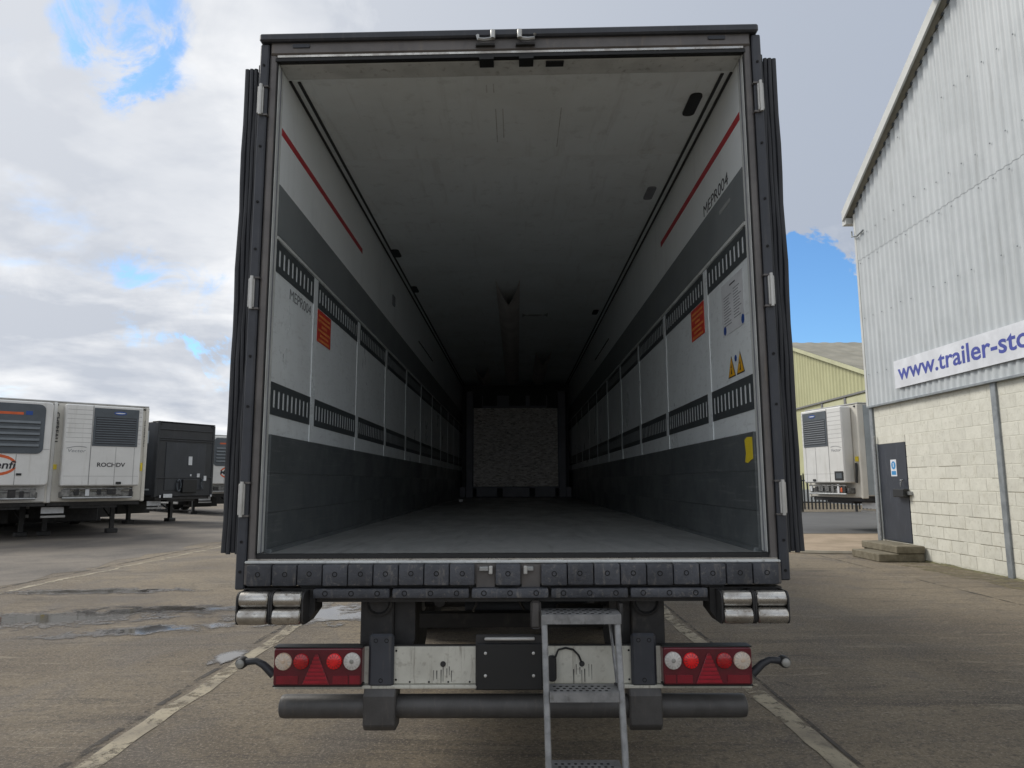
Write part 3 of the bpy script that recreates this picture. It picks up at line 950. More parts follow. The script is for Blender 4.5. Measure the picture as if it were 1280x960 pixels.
def parked(name, label, left_corner, deg, style, mirror=False, group=None, L=13.0, leg=1.9):
    r = R(deg)
    d = Vector((math.cos(r), math.sin(r)))
    c = Vector(left_corner) + d * 1.29
    t = thing(name, label, 'trailer', (c.x, c.y, 0), r, group, local=True)
    sx = -1 if mirror else 1
    dark = style == 'C'
    Z0, Z1 = (1.05, 3.95)

    def B(nm, mt, x0, x1, y0, y1, z0, z1, par=t, bev=0.0):
        return bx(nm, mt, par, x0 * sx, x1 * sx, y0, y1, z0, z1, bev)
    bm_ = 't_black' if dark else 't_cream' if style == 'B' else 't_white'
    body = B('body', 't_curtain' if dark else 't_white', -1.27, 1.27, 0.02, L, Z0 + 0.05, Z1 - 0.02, bev=0.02)
    bulk = B('bulkhead', bm_, -1.29, 1.29, -0.05, 0.06, Z0, Z1 - 0.04, bev=0.03)
    B('roof_edge', 't_mid_grey' if not dark else 't_black', -1.30, 1.30, -0.065, 0.30, Z1 - 0.038, Z1, bev=0.01)
    for s in (-1, 1):
        B('corner_post', bm_, s * 1.20, s * 1.305, -0.08, 0.12, Z0 - 0.02, Z1 - 0.045, bev=0.02)
        B('marker', 'trim_black', s * 1.12, s * 1.2, -0.085, -0.05, Z1 - 0.13, Z1 - 0.09)
    # chassis, legs, running gear
    B('chassis', 'chassis', -0.62, 0.62, 0.1, L - 0.3, 0.86, 1.06)
    for s in (-1, 1):
        lg = B('landing_leg', 'chassis', s * 0.86, s * 0.98, leg, leg + 0.14, 0.14, 1.05)
        B('foot', 'chassis', s * 0.76, s * 1.08, leg - 0.1, leg + 0.24, 0.0, 0.137, par=lg, bev=0.02)
        MB().tube([(s * 0.92, leg + 0.1, 0.45), (s * 0.7, leg + 1.0, 0.98)], 0.03, 6).build('brace', 'chassis', lg)
        for k in range(3):
            wheel_parts(t, s * 1.05, L - 1.9 - 1.31 * k)
        for zz in (0.5, 0.78):
            B('side_guard', 't_mid_grey', s * 1.22, s * 1.26, 3.2, L - 5.3, zz, zz + 0.1)
        B('toolbox', 'chassis', s * 0.75, s * 1.2, 3.3, 4.6, 0.45, 1.0)
    B('dark_filler_box', 'chassis', -1.22, 1.22, 5.0, 7.4, 0.26, 0.855, bev=0.01)  # added dark box that deepens the shade under the trailer
    B('dark_filler_block', 'chassis', -0.72, 0.72, 3.0, 3.9, 0.34, 0.855, bev=0.02)  # added block, makes the dark band seen below the nose
    B('skid_plate', 'chassis', -1.2, 1.2, 0.02, 2.0, Z0 - 0.11, Z0 + 0.02)
    B('air_panel', 'sticker_white', -1.28, -0.72, 0.32, 0.36, 0.72, 0.90)
    B('air_panel', 't_mid_grey', -1.28, -0.68, 0.30, 0.37, 0.60, 0.66)
    if style in ('A', 'B'):
        # gear below the unit
        g = B('unit_gear', 't_gear', -0.95, 0.95, -0.30, -0.05, 1.17, 1.34, bev=0.02)
        for k in range(7):
            xx = -0.9 + 0.28 * k + random.uniform(-0.05, 0.05)
            B('fitting', random.choice(['t_gear', 'chassis', 'sticker_white', 'chassis']), xx, xx + random.uniform(0.08, 0.26), -0.35, -0.31, 1.15 + random.uniform(0, 0.12), 1.36 + random.uniform(0, 0.12), par=g, bev=0.01)
        MB().tube([(-0.9, -0.34, 1.16), (0.9, -0.34, 1.16)], 0.03, 8).build('bumper_tube', 'galv', t)
        MB().tube([(-0.9, -0.34, 1.42), (0.9, -0.34, 1.42)], 0.02, 8).build('bumper_tube', 't_gear', t)
    if style == 'A':
        u = MB().prism(rrect(-1.15, 1.15, 1.52, 3.86, 0.10), 'y', -0.42, -0.055).build('fridge_unit', 't_white', t, 0.03)
        gr = MB().prism([(x_, z_) for x_, z_ in rrect(-0.97, 0.97, 2.40, 3.78, 0.16)], 'y', -0.445, -0.425).build('grille', 't_grille', t)
        for k in range(5):
            z = 2.58 + 0.16 * k
            MB().prism([(-0.456, z), (-0.49, z + 0.02), (-0.456, z + 0.085)], 'x', -0.86, 0.86).build('louver', 't_louver', gr)
        B('stripe', 't_orange', -0.70, 0.45, -0.4485, -0.4455, 3.47, 3.54, par=gr)
        B('badge', 'ink_blue', 0.5, 0.66, -0.4485, -0.4455, 3.47, 3.58, par=gr)
        for xx in (0.36, -0.42):
            B('door_seam', 't_seam', xx, xx + 0.012, -0.4235, -0.419, 1.54, 2.38)
        B('door_seam', 't_mid_grey', 0.97, 1.13, -0.4235, -0.419, 2.52, 2.535)
        B('latch', 'trim_black', 0.40, 0.52, -0.44, -0.42, 1.80, 1.86)
        # ringed logo
        lg = MB()
        for a0, a1 in ((15, 165), (195, 345)):
            po = []
            for k in range(13):
                a = R(a0 + (a1 - a0) * k / 12)
                po.append((-0.12 + 0.52 * math.cos(a), 2.08 + 0.30 * math.sin(a)))
            for k in range(12, -1, -1):
                a = R(a0 + (a1 - a0) * k / 12)
                po.append((-0.12 + 0.46 * math.cos(a), 2.08 + 0.22 * math.sin(a)))
            lg.prism(po, 'y', -0.4245, -0.419)
        lg.build('emblem', 't_orange', t)
        lettering('Marenfi', 0.30, 'ink_black', t, (-0.62 * 1, -0.4235, 1.985), (1, 0, 0), (0, -1, 0), width=1.0, bold=0.006, shear=0.15)
    if style == 'B':
        x0, x1 = -0.98, 1.05
        u = B('fridge_unit', 't_white', x0, x1, -0.42, -0.055, 1.50, 3.86, bev=0.035)
        gr = B('grille', 't_grille', -0.27, 0.93, -0.437, -0.424, 2.66, 3.78, bev=0.004)
        B('grille_recess', 't_grille_dark', -0.21, 0.87, -0.441, -0.4375, 2.72, 3.52, par=gr)
        for k in range(11):
            z = 2.75 + 0.07 * k
            m_ = MB().prism([(-0.4415, z), (-0.452, z + 0.006), (-0.4415, z + 0.03)], 'x', -0.20, 0.86)
            if mirror:
                m_.map(lambda a, b, c: (-a, b, c))
            m_.build('louver', 't_grille', gr)
        ov = [(0.42 * sx + 0.17 * math.cos(a) * 1.0, 3.65 + 0.055 * math.sin(a)) for a in [2 * math.pi * k / 20 for k in range(20)]]
        MB().prism(ov, 'y', -0.4435, -0.4375).build('badge', 'ink_blue', gr)
        MB().prism([(0.42 * sx + (a - 0.42 * sx) * 0.8, 3.65 + (b - 3.65) * 0.3) for a, b in ov], 'y', -0.4455, -0.4437).build('badge_print', 'sticker_white', gr)
        for xx, z1 in ((-0.30, 3.84), (0.36, 2.64), (0.86, 2.64)):
            B('door_seam', 't_seam' if xx < 0 else 't_mid_grey', xx, xx + 0.016, -0.4245, -0.419, 1.53, z1)
        for k in range(8):
            B('panel_groove', 't_mid_grey', x0 + 0.04, -0.31, -0.4225, -0.419, 2.75 + 0.135 * k, 2.762 + 0.135 * k)
            B('panel_groove', 't_mid_grey', 0.94, x1 - 0.03, -0.4225, -0.419, 2.75 + 0.135 * k, 2.762 + 0.135 * k)
        B('panel_groove', 't_mid_grey', x0 + 0.04, x1 - 0.04, -0.4225, -0.419, 1.78, 1.79)
        arc = []
        for k in range(9):
            arc.append((sx * (-0.9 + 0.062 * k), -0.4235, 2.58 + 0.06 * math.sin(math.pi * (k / 8) * 0.8)))
        MB().tube(arc, 0.007, 4).build('emblem_arc', 'ink_grey', t)
        lettering('Vector', 0.13, 'ink_grey', t, ((-0.86 if sx > 0 else 0.42), -0.421, 2.47), (1, 0, 0), (0, -1, 0), width=0.45, shear=0.2)
        B('latch', 'trim_black', 0.42, 0.56, -0.438, -0.42, 1.55, 1.62)
        if not mirror:
            lettering('ROCHDV', 0.17, 'ink_black', t, (-0.10, -0.421, 2.06), (1, 0, 0), (0, -1, 0), width=0.74, bold=0.004)
            lettering('CHEREAU', 0.13, 'ink_black', t, (-1.17, -0.0835, 3.62), (0, 0, -1), (0, -1, 0), width=0.86, bold=0.003)
            lettering('CHEREAU', 0.05, 'ink_black', t, (1.18, -0.0835, 3.5), (0, 0, -1), (0, -1, 0), width=0.8)
            B('notice', 'yellow_tape', -1.19, -1.05, -0.0835, -0.0515, 1.98, 2.12)
            B('notice', 'yellow_tape', 1.14, 1.2, -0.0875, -0.0805, 1.95, 2.2)
        else:
            B('control_box', 'trim_black', -0.92, -0.52, -0.440, -0.42, 1.58, 1.86, bev=0.01)
            B('screen', 't_grille', -0.86, -0.6, -0.4435, -0.4405, 1.64, 1.80)
            B('notice', 'yellow_tape', -1.18, -1.05, -0.0835, -0.0515, 2.15, 2.30)
            MB().tube([(1.12, -0.11, 2.1), (1.15, -0.13, 1.9), (1.13, -0.14, 1.5)], 0.04, 6).build('hose', 'trim_black', t)
            B('orange_tank', 't_orange', -0.75, -0.62, -0.36, -0.30, 1.2, 1.36, bev=0.03)
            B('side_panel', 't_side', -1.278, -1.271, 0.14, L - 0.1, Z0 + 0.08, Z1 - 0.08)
    if style == 'C':
        for zz in (3.62, 3.28, 3.20, 1.75):
            B('rail', 't_black', -1.26, 1.26, -0.085, -0.052, zz, zz + 0.05, bev=0.01)
        B('panel', 't_curtain', -0.9, 0.9, -0.07, -0.052, 1.3, 3.15, bev=0.01)
        for (a, b, c_, d_) in ((0.10, 0.26, 2.28, 2.62), (0.52, 0.64, 1.80, 1.95), (0.84, 0.96, 1.66, 1.86), (-0.92, -0.55, 1.02, 1.16), (0.20, 0.26, 1.84, 1.92), (-1.08, -1.03, 1.02, 1.12), (1.2, 1.26, 1.02, 1.1)):
            B('notice', 'sticker_white', a, b, -0.095, -0.072, c_, d_)
        cp = []
        for k in range(17):
            a = 2 * math.pi * k / 16
            cp.append((-0.3 + 0.09 * math.cos(a), -0.12, 1.48 + 0.22 * math.sin(a)))
        MB().tube(cp, 0.025, 6).build('air_hose', 't_grille', t, smooth=True)
        MB().tube([(0.72 + 0.03 * math.sin(k), -0.12, 1.75 - 0.05 * k) for k in range(10)], 0.025, 6).build('air_hose', 't_grille', t, smooth=True)
        B('hose_cabinet', 'trim_black', -0.15, 0.5, -0.16, -0.072, 1.2, 1.72, bev=0.02)
        for s in (-1, 1):
            B('side_marker', 't_side', s * 1.271, s * 1.275, 0.5, 1.1, 3.52, 3.58)
            B('side_marker', 't_side', s * 1.271, s * 1.275, 0.5, 0.58, 3.1, 3.52)
            B('side_rail', 't_side', s * 1.271, s * 1.28, 0.3, 5.0, 1.30, 1.36)
    return t


parked('refrigerated_trailer', 'white refrigerated trailer with wide grey louvred grille, cut off by the left edge', (-15.22, 18.60), 42, 'A', group='trailers parked on the left')
parked('refrigerated_trailer', 'white refrigerated trailer lettered on its nose, beside the black trailer', (-13.42, 20.25), 42, 'B', group='trailers parked on the left')
parked('curtain_trailer', 'black trailer with small white notices, between two white trailers', (-13.75, 27.0), 62, 'C', group='trailers parked on the left')
parked('refrigerated_trailer', 'farthest white refrigerated trailer, half hidden behind the open trailer', (-15.35, 34.8), 45, 'A', group='trailers parked on the left')
parked('refrigerated_trailer', 'white refrigerated trailer nose showing behind the warehouse corner by the fence', (9.95, 24.15), -77, 'B', mirror=True, leg=3.0)

# ================================================================== THE OPEN TRAILER
D = 3.47
FR = 16.3                     # inner face of the front wall
tr = thing('open_trailer', 'empty refrigerated trailer seen from behind with both rear doors folded open', 'trailer', (0, D, 0))
W = 1.227
FZ, CZ = 1.235, 3.80


def tilt(x, y, z):
    return (x, y, z + 0.014 * x)


# --- shell
for s in (-1, 1):
    MB().box(s * 1.240, s * 1.292, D + 0.12, FR + 0.15, 1.10, 3.86).build('outer_skin', 'skin_white', tr)
MB().box(-1.285, 1.285, D + 0.15, FR + 0.15, 3.84, 3.93).map(tilt).build('roof', 'skin_white', tr)
bx('front_wall', 't_grille_dark', tr, -1.24, 1.24, FR, FR + 0.13, 1.1, 3.84)
flo = bx('cargo_floor', 'cargo_floor', tr, -1.245, 1.245, D + 0.035, FR, 1.10, FZ)

# --- side walls
POSTS = {-1: [4.29, 5.50, 6.70, 7.95, 9.20, 10.42, 11.64, 12.86, 14.08, 15.30],
         1: [4.36, 5.61, 6.84, 8.06, 9.28, 10.50, 11.72, 12.94, 14.16, 15.38]}
ZS = {-1: dict(red=(3.425, 3.465), rend=5.56, band=(2.872, 3.147), strip=(2.842, 2.868), r1=(2.672, 2.838), r2=(1.924, 2.092), kick=1.822),
      1: dict(red=(3.495, 3.54), rend=5.65, band=(2.935, 3.228), strip=(2.903, 2.932), r1=(2.732, 2.899), r2=(1.938, 2.118), kick=1.826)}


def perforated(y0, y1, z0, z1, s):
    """slotted cargo rail: a plate with real holes"""
    m = MB()
    xo, xi = s * (W - 0.0002), s * (W - 0.0030)
    h = z1 - z0
    za, zb = z0 + h * 0.23, z0 + h * 0.77
    m.box(xo, xi, y0, y1, z0, za)
    m.box(xo, xi, y0, y1, zb, z1)
    n = max(2, int(round((y1 - y0 - 0.03) / 0.070)))
    p = (y1 - y0 - 0.03) / n
    ya = y0
    for k in range(n):
        yc = y0 + 0.015 + p * (k + 0.5)
        m.box(xo, xi, ya, yc - 0.0155, za, zb)
        ya = yc + 0.0155
    m.box(xo, xi, ya, y1, za, zb)
    return m


walls = {}
for s in (-1, 1):
    Z = ZS[s]
    nm = 'side_wall'
    wall = MB().box(s * 1.2345, s * 1.25, D + 0.08, FR, FZ - 0.1, 3.86).build(nm, 'liner_upper', tr)
    walls[s] = wall
    # light reveal at the rear edge, a rubber lip inside it
    MB().box(s * (W - 0.002), s * 1.262, D + 0.004, D + 0.088, FZ + 0.005, CZ + 0.02).build('end_profile', 'alu_frame', wall, 0.004)
    MB().box(s * (W - 0.006), s * 1.24, D + 0.036, D + 0.046, FZ + 0.005, CZ + 0.01).build('end_groove', 'ink_grey', wall)
    ys_ = [D + 0.092] + POSTS[s] + [FR]
    # upper lining sheets
    for k in range(0, len(ys_) - 1):
        MB().box(s * W, s * 1.24, ys_[k] + 0.0015, ys_[k + 1] - 0.0015, Z['band'][1] + 0.001, CZ + 0.05).build('upper_panel', 'liner_upper', wall)
    MB().box(s * (W - 0.003), s * 1.24, D + 0.094, FR, Z['band'][0], Z['band'][1]).build('dark_band', 'band', wall)
    MB().box(s * (W - 0.0015), s * 1.23, D + 0.094, Z['rend'], Z['red'][0], Z['red'][1]).build('red_stripe', 'red_tape', wall)
    MB().box(s * (W - 0.006), s * 1.235, D + 0.094, FR, Z['strip'][0] + 0.005, Z['strip'][1] - 0.004).build('trim_strip', 'alu_frame', wall)
    for k in range(len(ys_) - 1):
        a, b = ys_[k] + (0.0 if k == 0 else 0.045), ys_[k + 1] - 0.045
        if b - a < 0.1:
            continue
        MB().box(s * W, s * 1.24, ys_[k] + 0.001, ys_[k + 1] - 0.001, Z['kick'], Z['strip'][0] - 0.001).build('panel', 'liner', wall)
        perforated(a, b, *Z['r1'], s).build('cargo_rail', 'rail_dark', wall)
        perforated(a, b, *Z['r2'], s).build('cargo_rail', 'rail_dark', wall)
    for y in POSTS[s]:
        MB().box(s * (W - 0.0045), s * 1.235, y - 0.042, y + 0.042, Z['kick'] + 0.0, Z['strip'][0] - 0.002).build('post', 'liner', wall)
    # kick plate of flat extruded planks
    hk = (Z['kick'] - FZ) / 3
    for k in range(3):
        z0 = FZ + hk * k
        MB().box(s * (W - 0.012), s * 1.24, D + 0.094, FR, z0 + 0.0008, z0 + hk - 0.0008).build('kick_plank', 'kick', wall)
    MB().box(s * (W - 0.035), s * 1.235, D + 0.1, FR, FZ - 0.01, FZ + 0.018).build('floor_cove', 'kick', wall, 0.006)

# prints and stickers on the walls
wl, wr = walls[-1], walls[1]


def notice(wall, s, y0, y1, z0, z1):
    n = bx('notice', 'sticker_red', wall, s * (W - 0.0035), s * (W - 0.0005), y0, y1, z0, z1)
    h = z1 - z0
    m = MB()
    for k, (f0, f1) in enumerate(((0.08, 0.92), (0.06, 0.94), (0.30, 0.7), (0.05, 0.95), (0.2, 0.8), (0.1, 0.9))):
        z = z1 - h * (0.13 + 0.152 * k)
        q = y0 + (y1 - y0) * f0
        while q < y0 + (y1 - y0) * f1 - 0.01:
            wdt = random.uniform(0.012, 0.02)
            m.box(s * (W - 0.0042), s * (W - 0.0037), q, q + wdt, z - h * 0.075, z)
            q += wdt + 0.006
    m.build('print', 'sticker_print', n)['kind'] = 'stuff'


notice(wl, -1, 4.345, 4.66, 2.46, 2.665)
notice(wr, 1, 4.42, 4.745, 2.515, 2.725)
lettering('MEPR004', 0.085, 'ink_faint', wl, (-(W - 0.0005), 3.80, 2.585), (0, 1, 0), (1, 0, 0), width=0.40, extrude=0.0004)
lettering('MEPR004', 0.105, 'ink_black', wr, ((W - 0.0005), 4.33, 3.245), (0, -1, 0), (-1, 0, 0), width=0.52, extrude=0.0004)
# information sheet on the right wall
sh = bx('info_sheet', 'sticker_white', wr, W - 0.0025, W - 0.0005, 3.64, 4.03, 2.40, 2.70)
m = MB()
for cidx, (ya, yb) in enumerate(((3.67, 3.81), (3.84, 3.99))):
    for k in range(11):
        z = 2.63 - 0.0165 * k - (0.014 if cidx else 0.0)
        L_ = (yb - ya) * random.uniform(0.6, 1.0)
        m.box(W - 0.0029, W - 0.0026, yb - L_, yb, z, z + 0.005)
m.build('print', 'ink_grey', sh)['kind'] = 'stuff'
bx('heading', 'ink_black', sh, W - 0.0029, W - 0.0026, 3.77, 3.87, 2.665, 2.673)
for y in (3.665, 3.985):
    MB().prism(disc(y, 2.43 - 0.0 * y, 0.026, 16), 'x', W - 0.0029, W - 0.0026).build('round_mark', 'ink_blue', sh)
# yellow warning triangles with a small blue mark between them
for y in (3.90, 3.745):
    tg = MB().prism([(y - 0.066, 2.15), (y + 0.066, 2.15), (y, 2.27)], 'x', W - 0.002, W - 0.0005).build('warning_triangle', 'ink_black', wr)
    MB().prism([(y - 0.056, 2.156), (y + 0.056, 2.156), (y, 2.258)], 'x', W - 0.0028, W - 0.0021).build('face', 'sticker_yellow', tg)
    MB().prism([(y - 0.010, 2.168), (y + 0.014, 2.168), (y - 0.004, 2.20), (y + 0.012, 2.205), (y - 0.002, 2.228)], 'x', W - 0.0034, W - 0.0029).build('symbol', 'ink_black', tg)
MB().prism(disc(3.823, 2.245, 0.018, 12), 'x', W - 0.0022, W - 0.0005).build('round_mark', 'ink_blue', wr)
MB().prism([(3.585, 1.80), (3.66, 1.803), (3.70, 1.79), (3.685, 1.72), (3.705, 1.675), (3.66, 1.67), (3.62, 1.682), (3.585, 1.69)], 'x', W - 0.0145, W - 0.0122).build('yellow_tape', 'yellow_tape', wr)
MB().prism(rrect(3.78, 3.99, 3.125, 3.15, 0.01), 'x', W - 0.0045, W - 0.0032).build('worn_label', 'pale_patch', wr)
# odd pieces on the left wall: marker plate, scratches
bx('wall_socket', 'ink_grey', wl, -W + 0.0005, -W + 0.012, 6.95, 7.08, 3.36, 3.46)
bx('wall_socket', 'trim_black', wl, -W + 0.0005, -W + 0.006, 8.9, 10.4, 3.36, 3.375)
bx('scratch', 'ink_grey', wl, -W + 0.0003, -W + 0.0007, 3.73, 3.735, 2.22, 2.265)
bx('wall_socket', 'trim_black', wr, W - 0.006, W - 0.0005, 9.0, 10.6, 3.40, 3.415)

# --- ceiling
ce = MB().box(-1.24, 1.24, D + 0.155, FR, CZ + 0.012, CZ + 0.045).map(tilt).build('ceiling', 'ceiling', tr)
yb = D + 0.16
seams = [4.62, 5.84, 7.06, 8.28, 9.5, 10.72, 11.94, 13.16, 14.38, 15.6, FR]
for y in seams:
    MB().box(-1.235, 1.235, yb + 0.0018, y - 0.0018, CZ, CZ + 0.02).map(tilt).build('ceiling_panel', 'ceiling', ce)
    yb = y
MB().box(-1.225, 1.225, D + 0.01, D + 0.153, CZ - 0.006, CZ + 0.04).map(tilt).build('rear_soffit', 'alu_frame', ce, 0.003)
for s in (-1, 1):
    MB().box(s * 1.165, s * 1.182, D + 0.18, FR, CZ - 0.006, CZ + 0.01).map(tilt).build('ceiling_trim', 'trim_black', ce)
    MB().box(s * 1.212, s * 1.232, D + 0.17, FR, CZ - 0.007, CZ + 0.01).map(tilt).build('ceiling_trim', 'trim_black', ce)


def oblong(x, y, w, l, mat, nm):
    MB().prism(rrect(x - w / 2, x + w / 2, y - l / 2, y + l / 2, w * 0.42), 'z', CZ - 0.010, CZ + 0.002).map(tilt).build(nm, mat, ce)


oblong(1.085, 3.97, 0.072, 0.25, 'trim_black', 'light_pocket')
oblong(1.075, 5.28, 0.068, 0.24, 'ink_grey', 'light_pocket')
oblong(-1.135, 6.62, 0.075, 0.22, 'trim_black', 'light_pocket')
oblong(-1.14, 7.92, 0.07, 0.24, 'ink_black', 'light_pocket')
oblong(1.08, 9.2, 0.07, 0.24, 'ink_black', 'light_pocket')
oblong(0.28, 9.3, 0.34, 0.05, 'pale_patch', 'scuff_plate')
sc_ = MB()
for x, y0, l in ((-0.095, 3.98, 0.42), (-0.052, 3.98, 0.36), (0.30, 3.98, 0.5), (-0.14, 3.72, 0.08), (-0.10, 3.71, 0.09)):
    sc_.box(x, x + 0.006, y0, y0 + l, CZ - 0.0008, CZ + 0.002)
sc_.map(tilt).build('scuff_marks', 'ceiling_scuff', ce)['kind'] = 'stuff'


def air_duct(xc, y0, w, drop):
    """fabric air chute below the ceiling, its rear end cut to a V"""
    vs, fs = [], []
    n = 8
    for j, f in enumerate((0, 1)):
        for k in range(n + 1):
            u = -1 + 2 * k / n
            x = xc + u * w / 2
            z = CZ - 0.004 - drop * (1 - u * u) - 0.004
            y = y0 + (0.75 * (1 - abs(u)) if j == 0 else 15.45 - y0)
            vs += [(x, y, z + 0.014 * x), (x, y, z + 0.006 + 0.014 * x)]
    q = 2 * (n + 1)
    for k in range(n):
        a = 2 * k
        fs += [(a, a + 2, q + a + 2, q + a), (a + 1, q + a + 1, q + a + 3, a + 3), (a, a + 1, a + 3, a + 2)]
    MB().add(vs, fs).build('air_duct', 'duct', ce, smooth=True)


air_duct(-0.065, 7.6, 0.27, 0.10)
air_duct(0.50, 12.0, 0.27, 0.10)
air_duct(-0.66, 13.6, 0.27, 0.10)

# --- air-return bulkhead at the front end
YB = 15.5
bk = bx('front_bulkhead', 'bulk_grey', tr, -1.06, 1.08, YB + 0.05, YB + 0.10, FZ + 0.2, 3.17)
for x0, x1 in ((-1.075, -0.93), (0.94, 1.10)):
    bx('frame_upright', 'bulk_grey', bk, x0, x1, YB - 0.03, YB + 0.11, FZ + 0.004, 3.56, 0.01)
bx('worn_panel', 'bulk_panel', bk, -0.915, 0.925, YB - 0.02, YB + 0.048, 1.475, 3.185, 0.006)
for x0, x1 in ((-0.85, -0.40), (-0.28, 0.30), (0.42, 0.86)):
    bx('foot_box', 'bulk_grey', bk, x0, x1, YB - 0.015, YB + 0.048, FZ + 0.01, 1.455, 0.008)
for x0, x1 in ((-0.73, -0.715), (-0.40, -0.14), (0.23, 0.32), (0.68, 0.70)):
    bx('top_post', 'bulk_grey', bk, x0, x1, YB - 0.01, YB + 0.048, 3.187, 3.46)
bx('top_rail', 'bulk_grey', bk, -0.72, 0.69, YB - 0.005, YB + 0.047, 3.187, 3.235)
for s in (-1, 1):
    bx('corner_stop', 'bulk_grey', bk, s * 1.10 if s > 0 else -1.22, s * 1.10 if s < 0 else 1.22, YB + 0.1, YB + 0.5, FZ + 0.004, 1.46)
bx('floor_litter', 'sticker_white', flo, -0.99, -0.93, 12.6, 12.64, FZ + 0.001, FZ + 0.04)

# --- rear frame
rf = MB().box(-1.262, 1.262, D - 0.03, D + 0.15, 3.828, 3.905).map(tilt).build('rear_frame', 'frame_steel', tr, 0.008)
MB().box(-1.315, 1.300, D - 0.055, D + 0.16, 3.892, 3.935).map(tilt).build('header_lip', 'frame_dark', rf, 0.008)
MB().box(-1.225, 1.225, D - 0.025, D + 0.02, 3.8145, 3.8262).map(tilt).build('header_strip', 'chrome', rf)
MB().box(-1.235, 1.235, D - 0.022, D + 0.03, 3.795, 3.8135).map(tilt).build('header_seal', 'seal', rf)
for s in (-1, 1):
    # steel post, dark hinge strip outside it
    MB().box(s * 1.2285, s * 1.268, D - 0.02, D + 0.15, 1.19, 3.85).map(tilt).build('corner_post', 'frame_steel', rf, 0.012, segs=2)
    MB().box(s * 1.2688, s * 1.315, D - 0.032, D + 0.14, 1.095, 3.888).map(tilt).build('hinge_strip', 'frame_dark', rf, 0.006)
    MB().box(s * 1.2262, s * 1.2345, D - 0.012, D + 0.003, FZ, 3.80).build('post_seal', 'seal', rf)
    hb = MB()
    for z in (1.16, 1.30, 1.95, 2.2, 2.75, 3.0, 3.3, 3.75):
        hb.prism(disc(s * 1.292, z, 0.007, 8), 'y', D - 0.036, D - 0.03)
    hb.build('hinge_bolts', 'bolt_hole', rf)['kind'] = 'stuff'
    for z0 in (1.425, 2.445, 3.475):
        hg = MB().prism(rrect(s * 1.298 - 0.016, s * 1.298 + 0.014, z0, z0 + 0.150, 0.004, 2), 'y', D - 0.046, D - 0.030).build('hinge', 'bolt_white', rf, 0.003)
        MB().cyl((s * 1.296, D - 0.048, z0 - 0.008), (s * 1.296, D - 0.048, z0 + 0.160), 0.0085, 10).build('hinge_pin', 'bolt_white', rf, smooth=True)
        for zz in (z0 - 0.008, z0 + 0.150):
            MB().box(s * 1.262, s * 1.29, D - 0.040, D - 0.018, zz, zz + 0.009).build('hinge_ear', 'frame_steel', rf)
# lock keepers and stops in the header
for x in (-0.125, 0.085):
    sg_ = 1 if x < 0 else -1
    MB().box(x - 0.055, x + 0.045, D - 0.05, D - 0.028, 3.845, 3.855).map(tilt).build('keeper_plate', 'chassis', rf)
    MB().cyl((x + 0.035 * sg_, D - 0.07, 3.868), (x + 0.035 * sg_, D - 0.07, 3.912), 0.013, 10).map(tilt).build('keeper_pin', 'bolt_white', rf)
    MB().tube([(x - 0.045 * sg_, D - 0.06, 3.895), (x - 0.04 * sg_, D - 0.06, 3.872), (x - 0.01 * sg_, D - 0.06, 3.868), (x + 0.03 * sg_, D - 0.06, 3.872)], 0.010, 6).map(tilt).build('keeper_arm', 'galv', rf)
    MB().box(x - 0.038 if x > 0 else x - 0.038, x + 0.038, D - 0.028, D + 0.05, 3.780, 3.796).map(tilt).build('header_stop', 'seal', rf)
MB().box(0.19, 0.285, D + 0.015, D + 0.06, 3.783, 3.79).map(tilt).build('header_stop', 'seal', rf)
for x in (-1.10, 1.085):
    MB().prism(rrect(x - 0.045, x + 0.045, 3.862, 3.882, 0.005, 2), 'y', D - 0.036, D - 0.029).map(tilt).build('marker_pocket', 'frame_dark', rf)
# sill
si = MB().box(-1.268, 1.268, D - 0.045, D + 0.034, 1.10, 1.1985).build('sill', 'frame_steel', tr, 0.004)
MB().box(-1.265, 1.265, D - 0.052, D + 0.02, 1.199, 1.211).build('sill_edge', 'alu_frame', si, 0.003)
MB().box(-1.26, 1.26, D - 0.025, D + 0.022, 1.2112, 1.2185).build('sill_strip', 'chrome', si)
MB().box(-1.245, 1.245, D - 0.005, D + 0.033, 1.219, FZ + 0.004).build('sill_seal', 'seal', si)

# --- doors folded right round against the sides
for s in (-1, 1):
    dz = 0.0
    d_ = MB().box(s * 1.345, s * 1.402, D + 0.06, D + 1.30, 1.245, 3.775 + s * 0.02).build('rear_door', 'door_skin', tr, 0.01)
    for k, (x, r, zt) in enumerate(((1.329, 0.013, 3.80), (1.350, 0.011, 3.772), (1.371, 0.012, 3.778), (1.395, 0.014, 3.772))):
        wob = [(s * (x + 0.0025 * math.sin(i_ * 1.9 + k)), D + 0.02 + 0.004 * math.sin(i_ * 1.3 + k * 2), 1.238 + 0.006 * (k % 2) + (zt + s * 0.02 - 1.24) * i_ / 16) for i_ in range(17)]
        MB().tube(wob, r, 8).build('seal_rib', 'door_rubber', d_, smooth=True)
    MB().box(s * 1.322, s * 1.405, D + 0.025, D + 0.062, 1.247, 3.765 + s * 0.02).build('door_edge', 'door_rubber', d_)
    for z in (1.5, 2.0, 3.2):
        MB().box(s * 1.403, s * 1.418, D + 0.1, D + 1.2, z, z + 0.06).build('door_hinge_leaf', 'galv', d_)
    MB().cyl((s * 1.425, D + 0.9, 1.27), (s * 1.425, D + 0.9, 3.75), 0.016, 8).build('lock_rod', 'galv', d_)
bx('door_buffer', 'galv', [o for o in tr.children if o.name.startswith('rear_door')][-1], 1.403, 1.418, D + 0.05, D + 0.09, 3.55, 3.74)

# --- rubber buffers on the sill
def xat(px):                      # 1280-wide picture column -> metres on the rear plane near the sill
    return (px - 640.9) * 0.003822 * 0.974


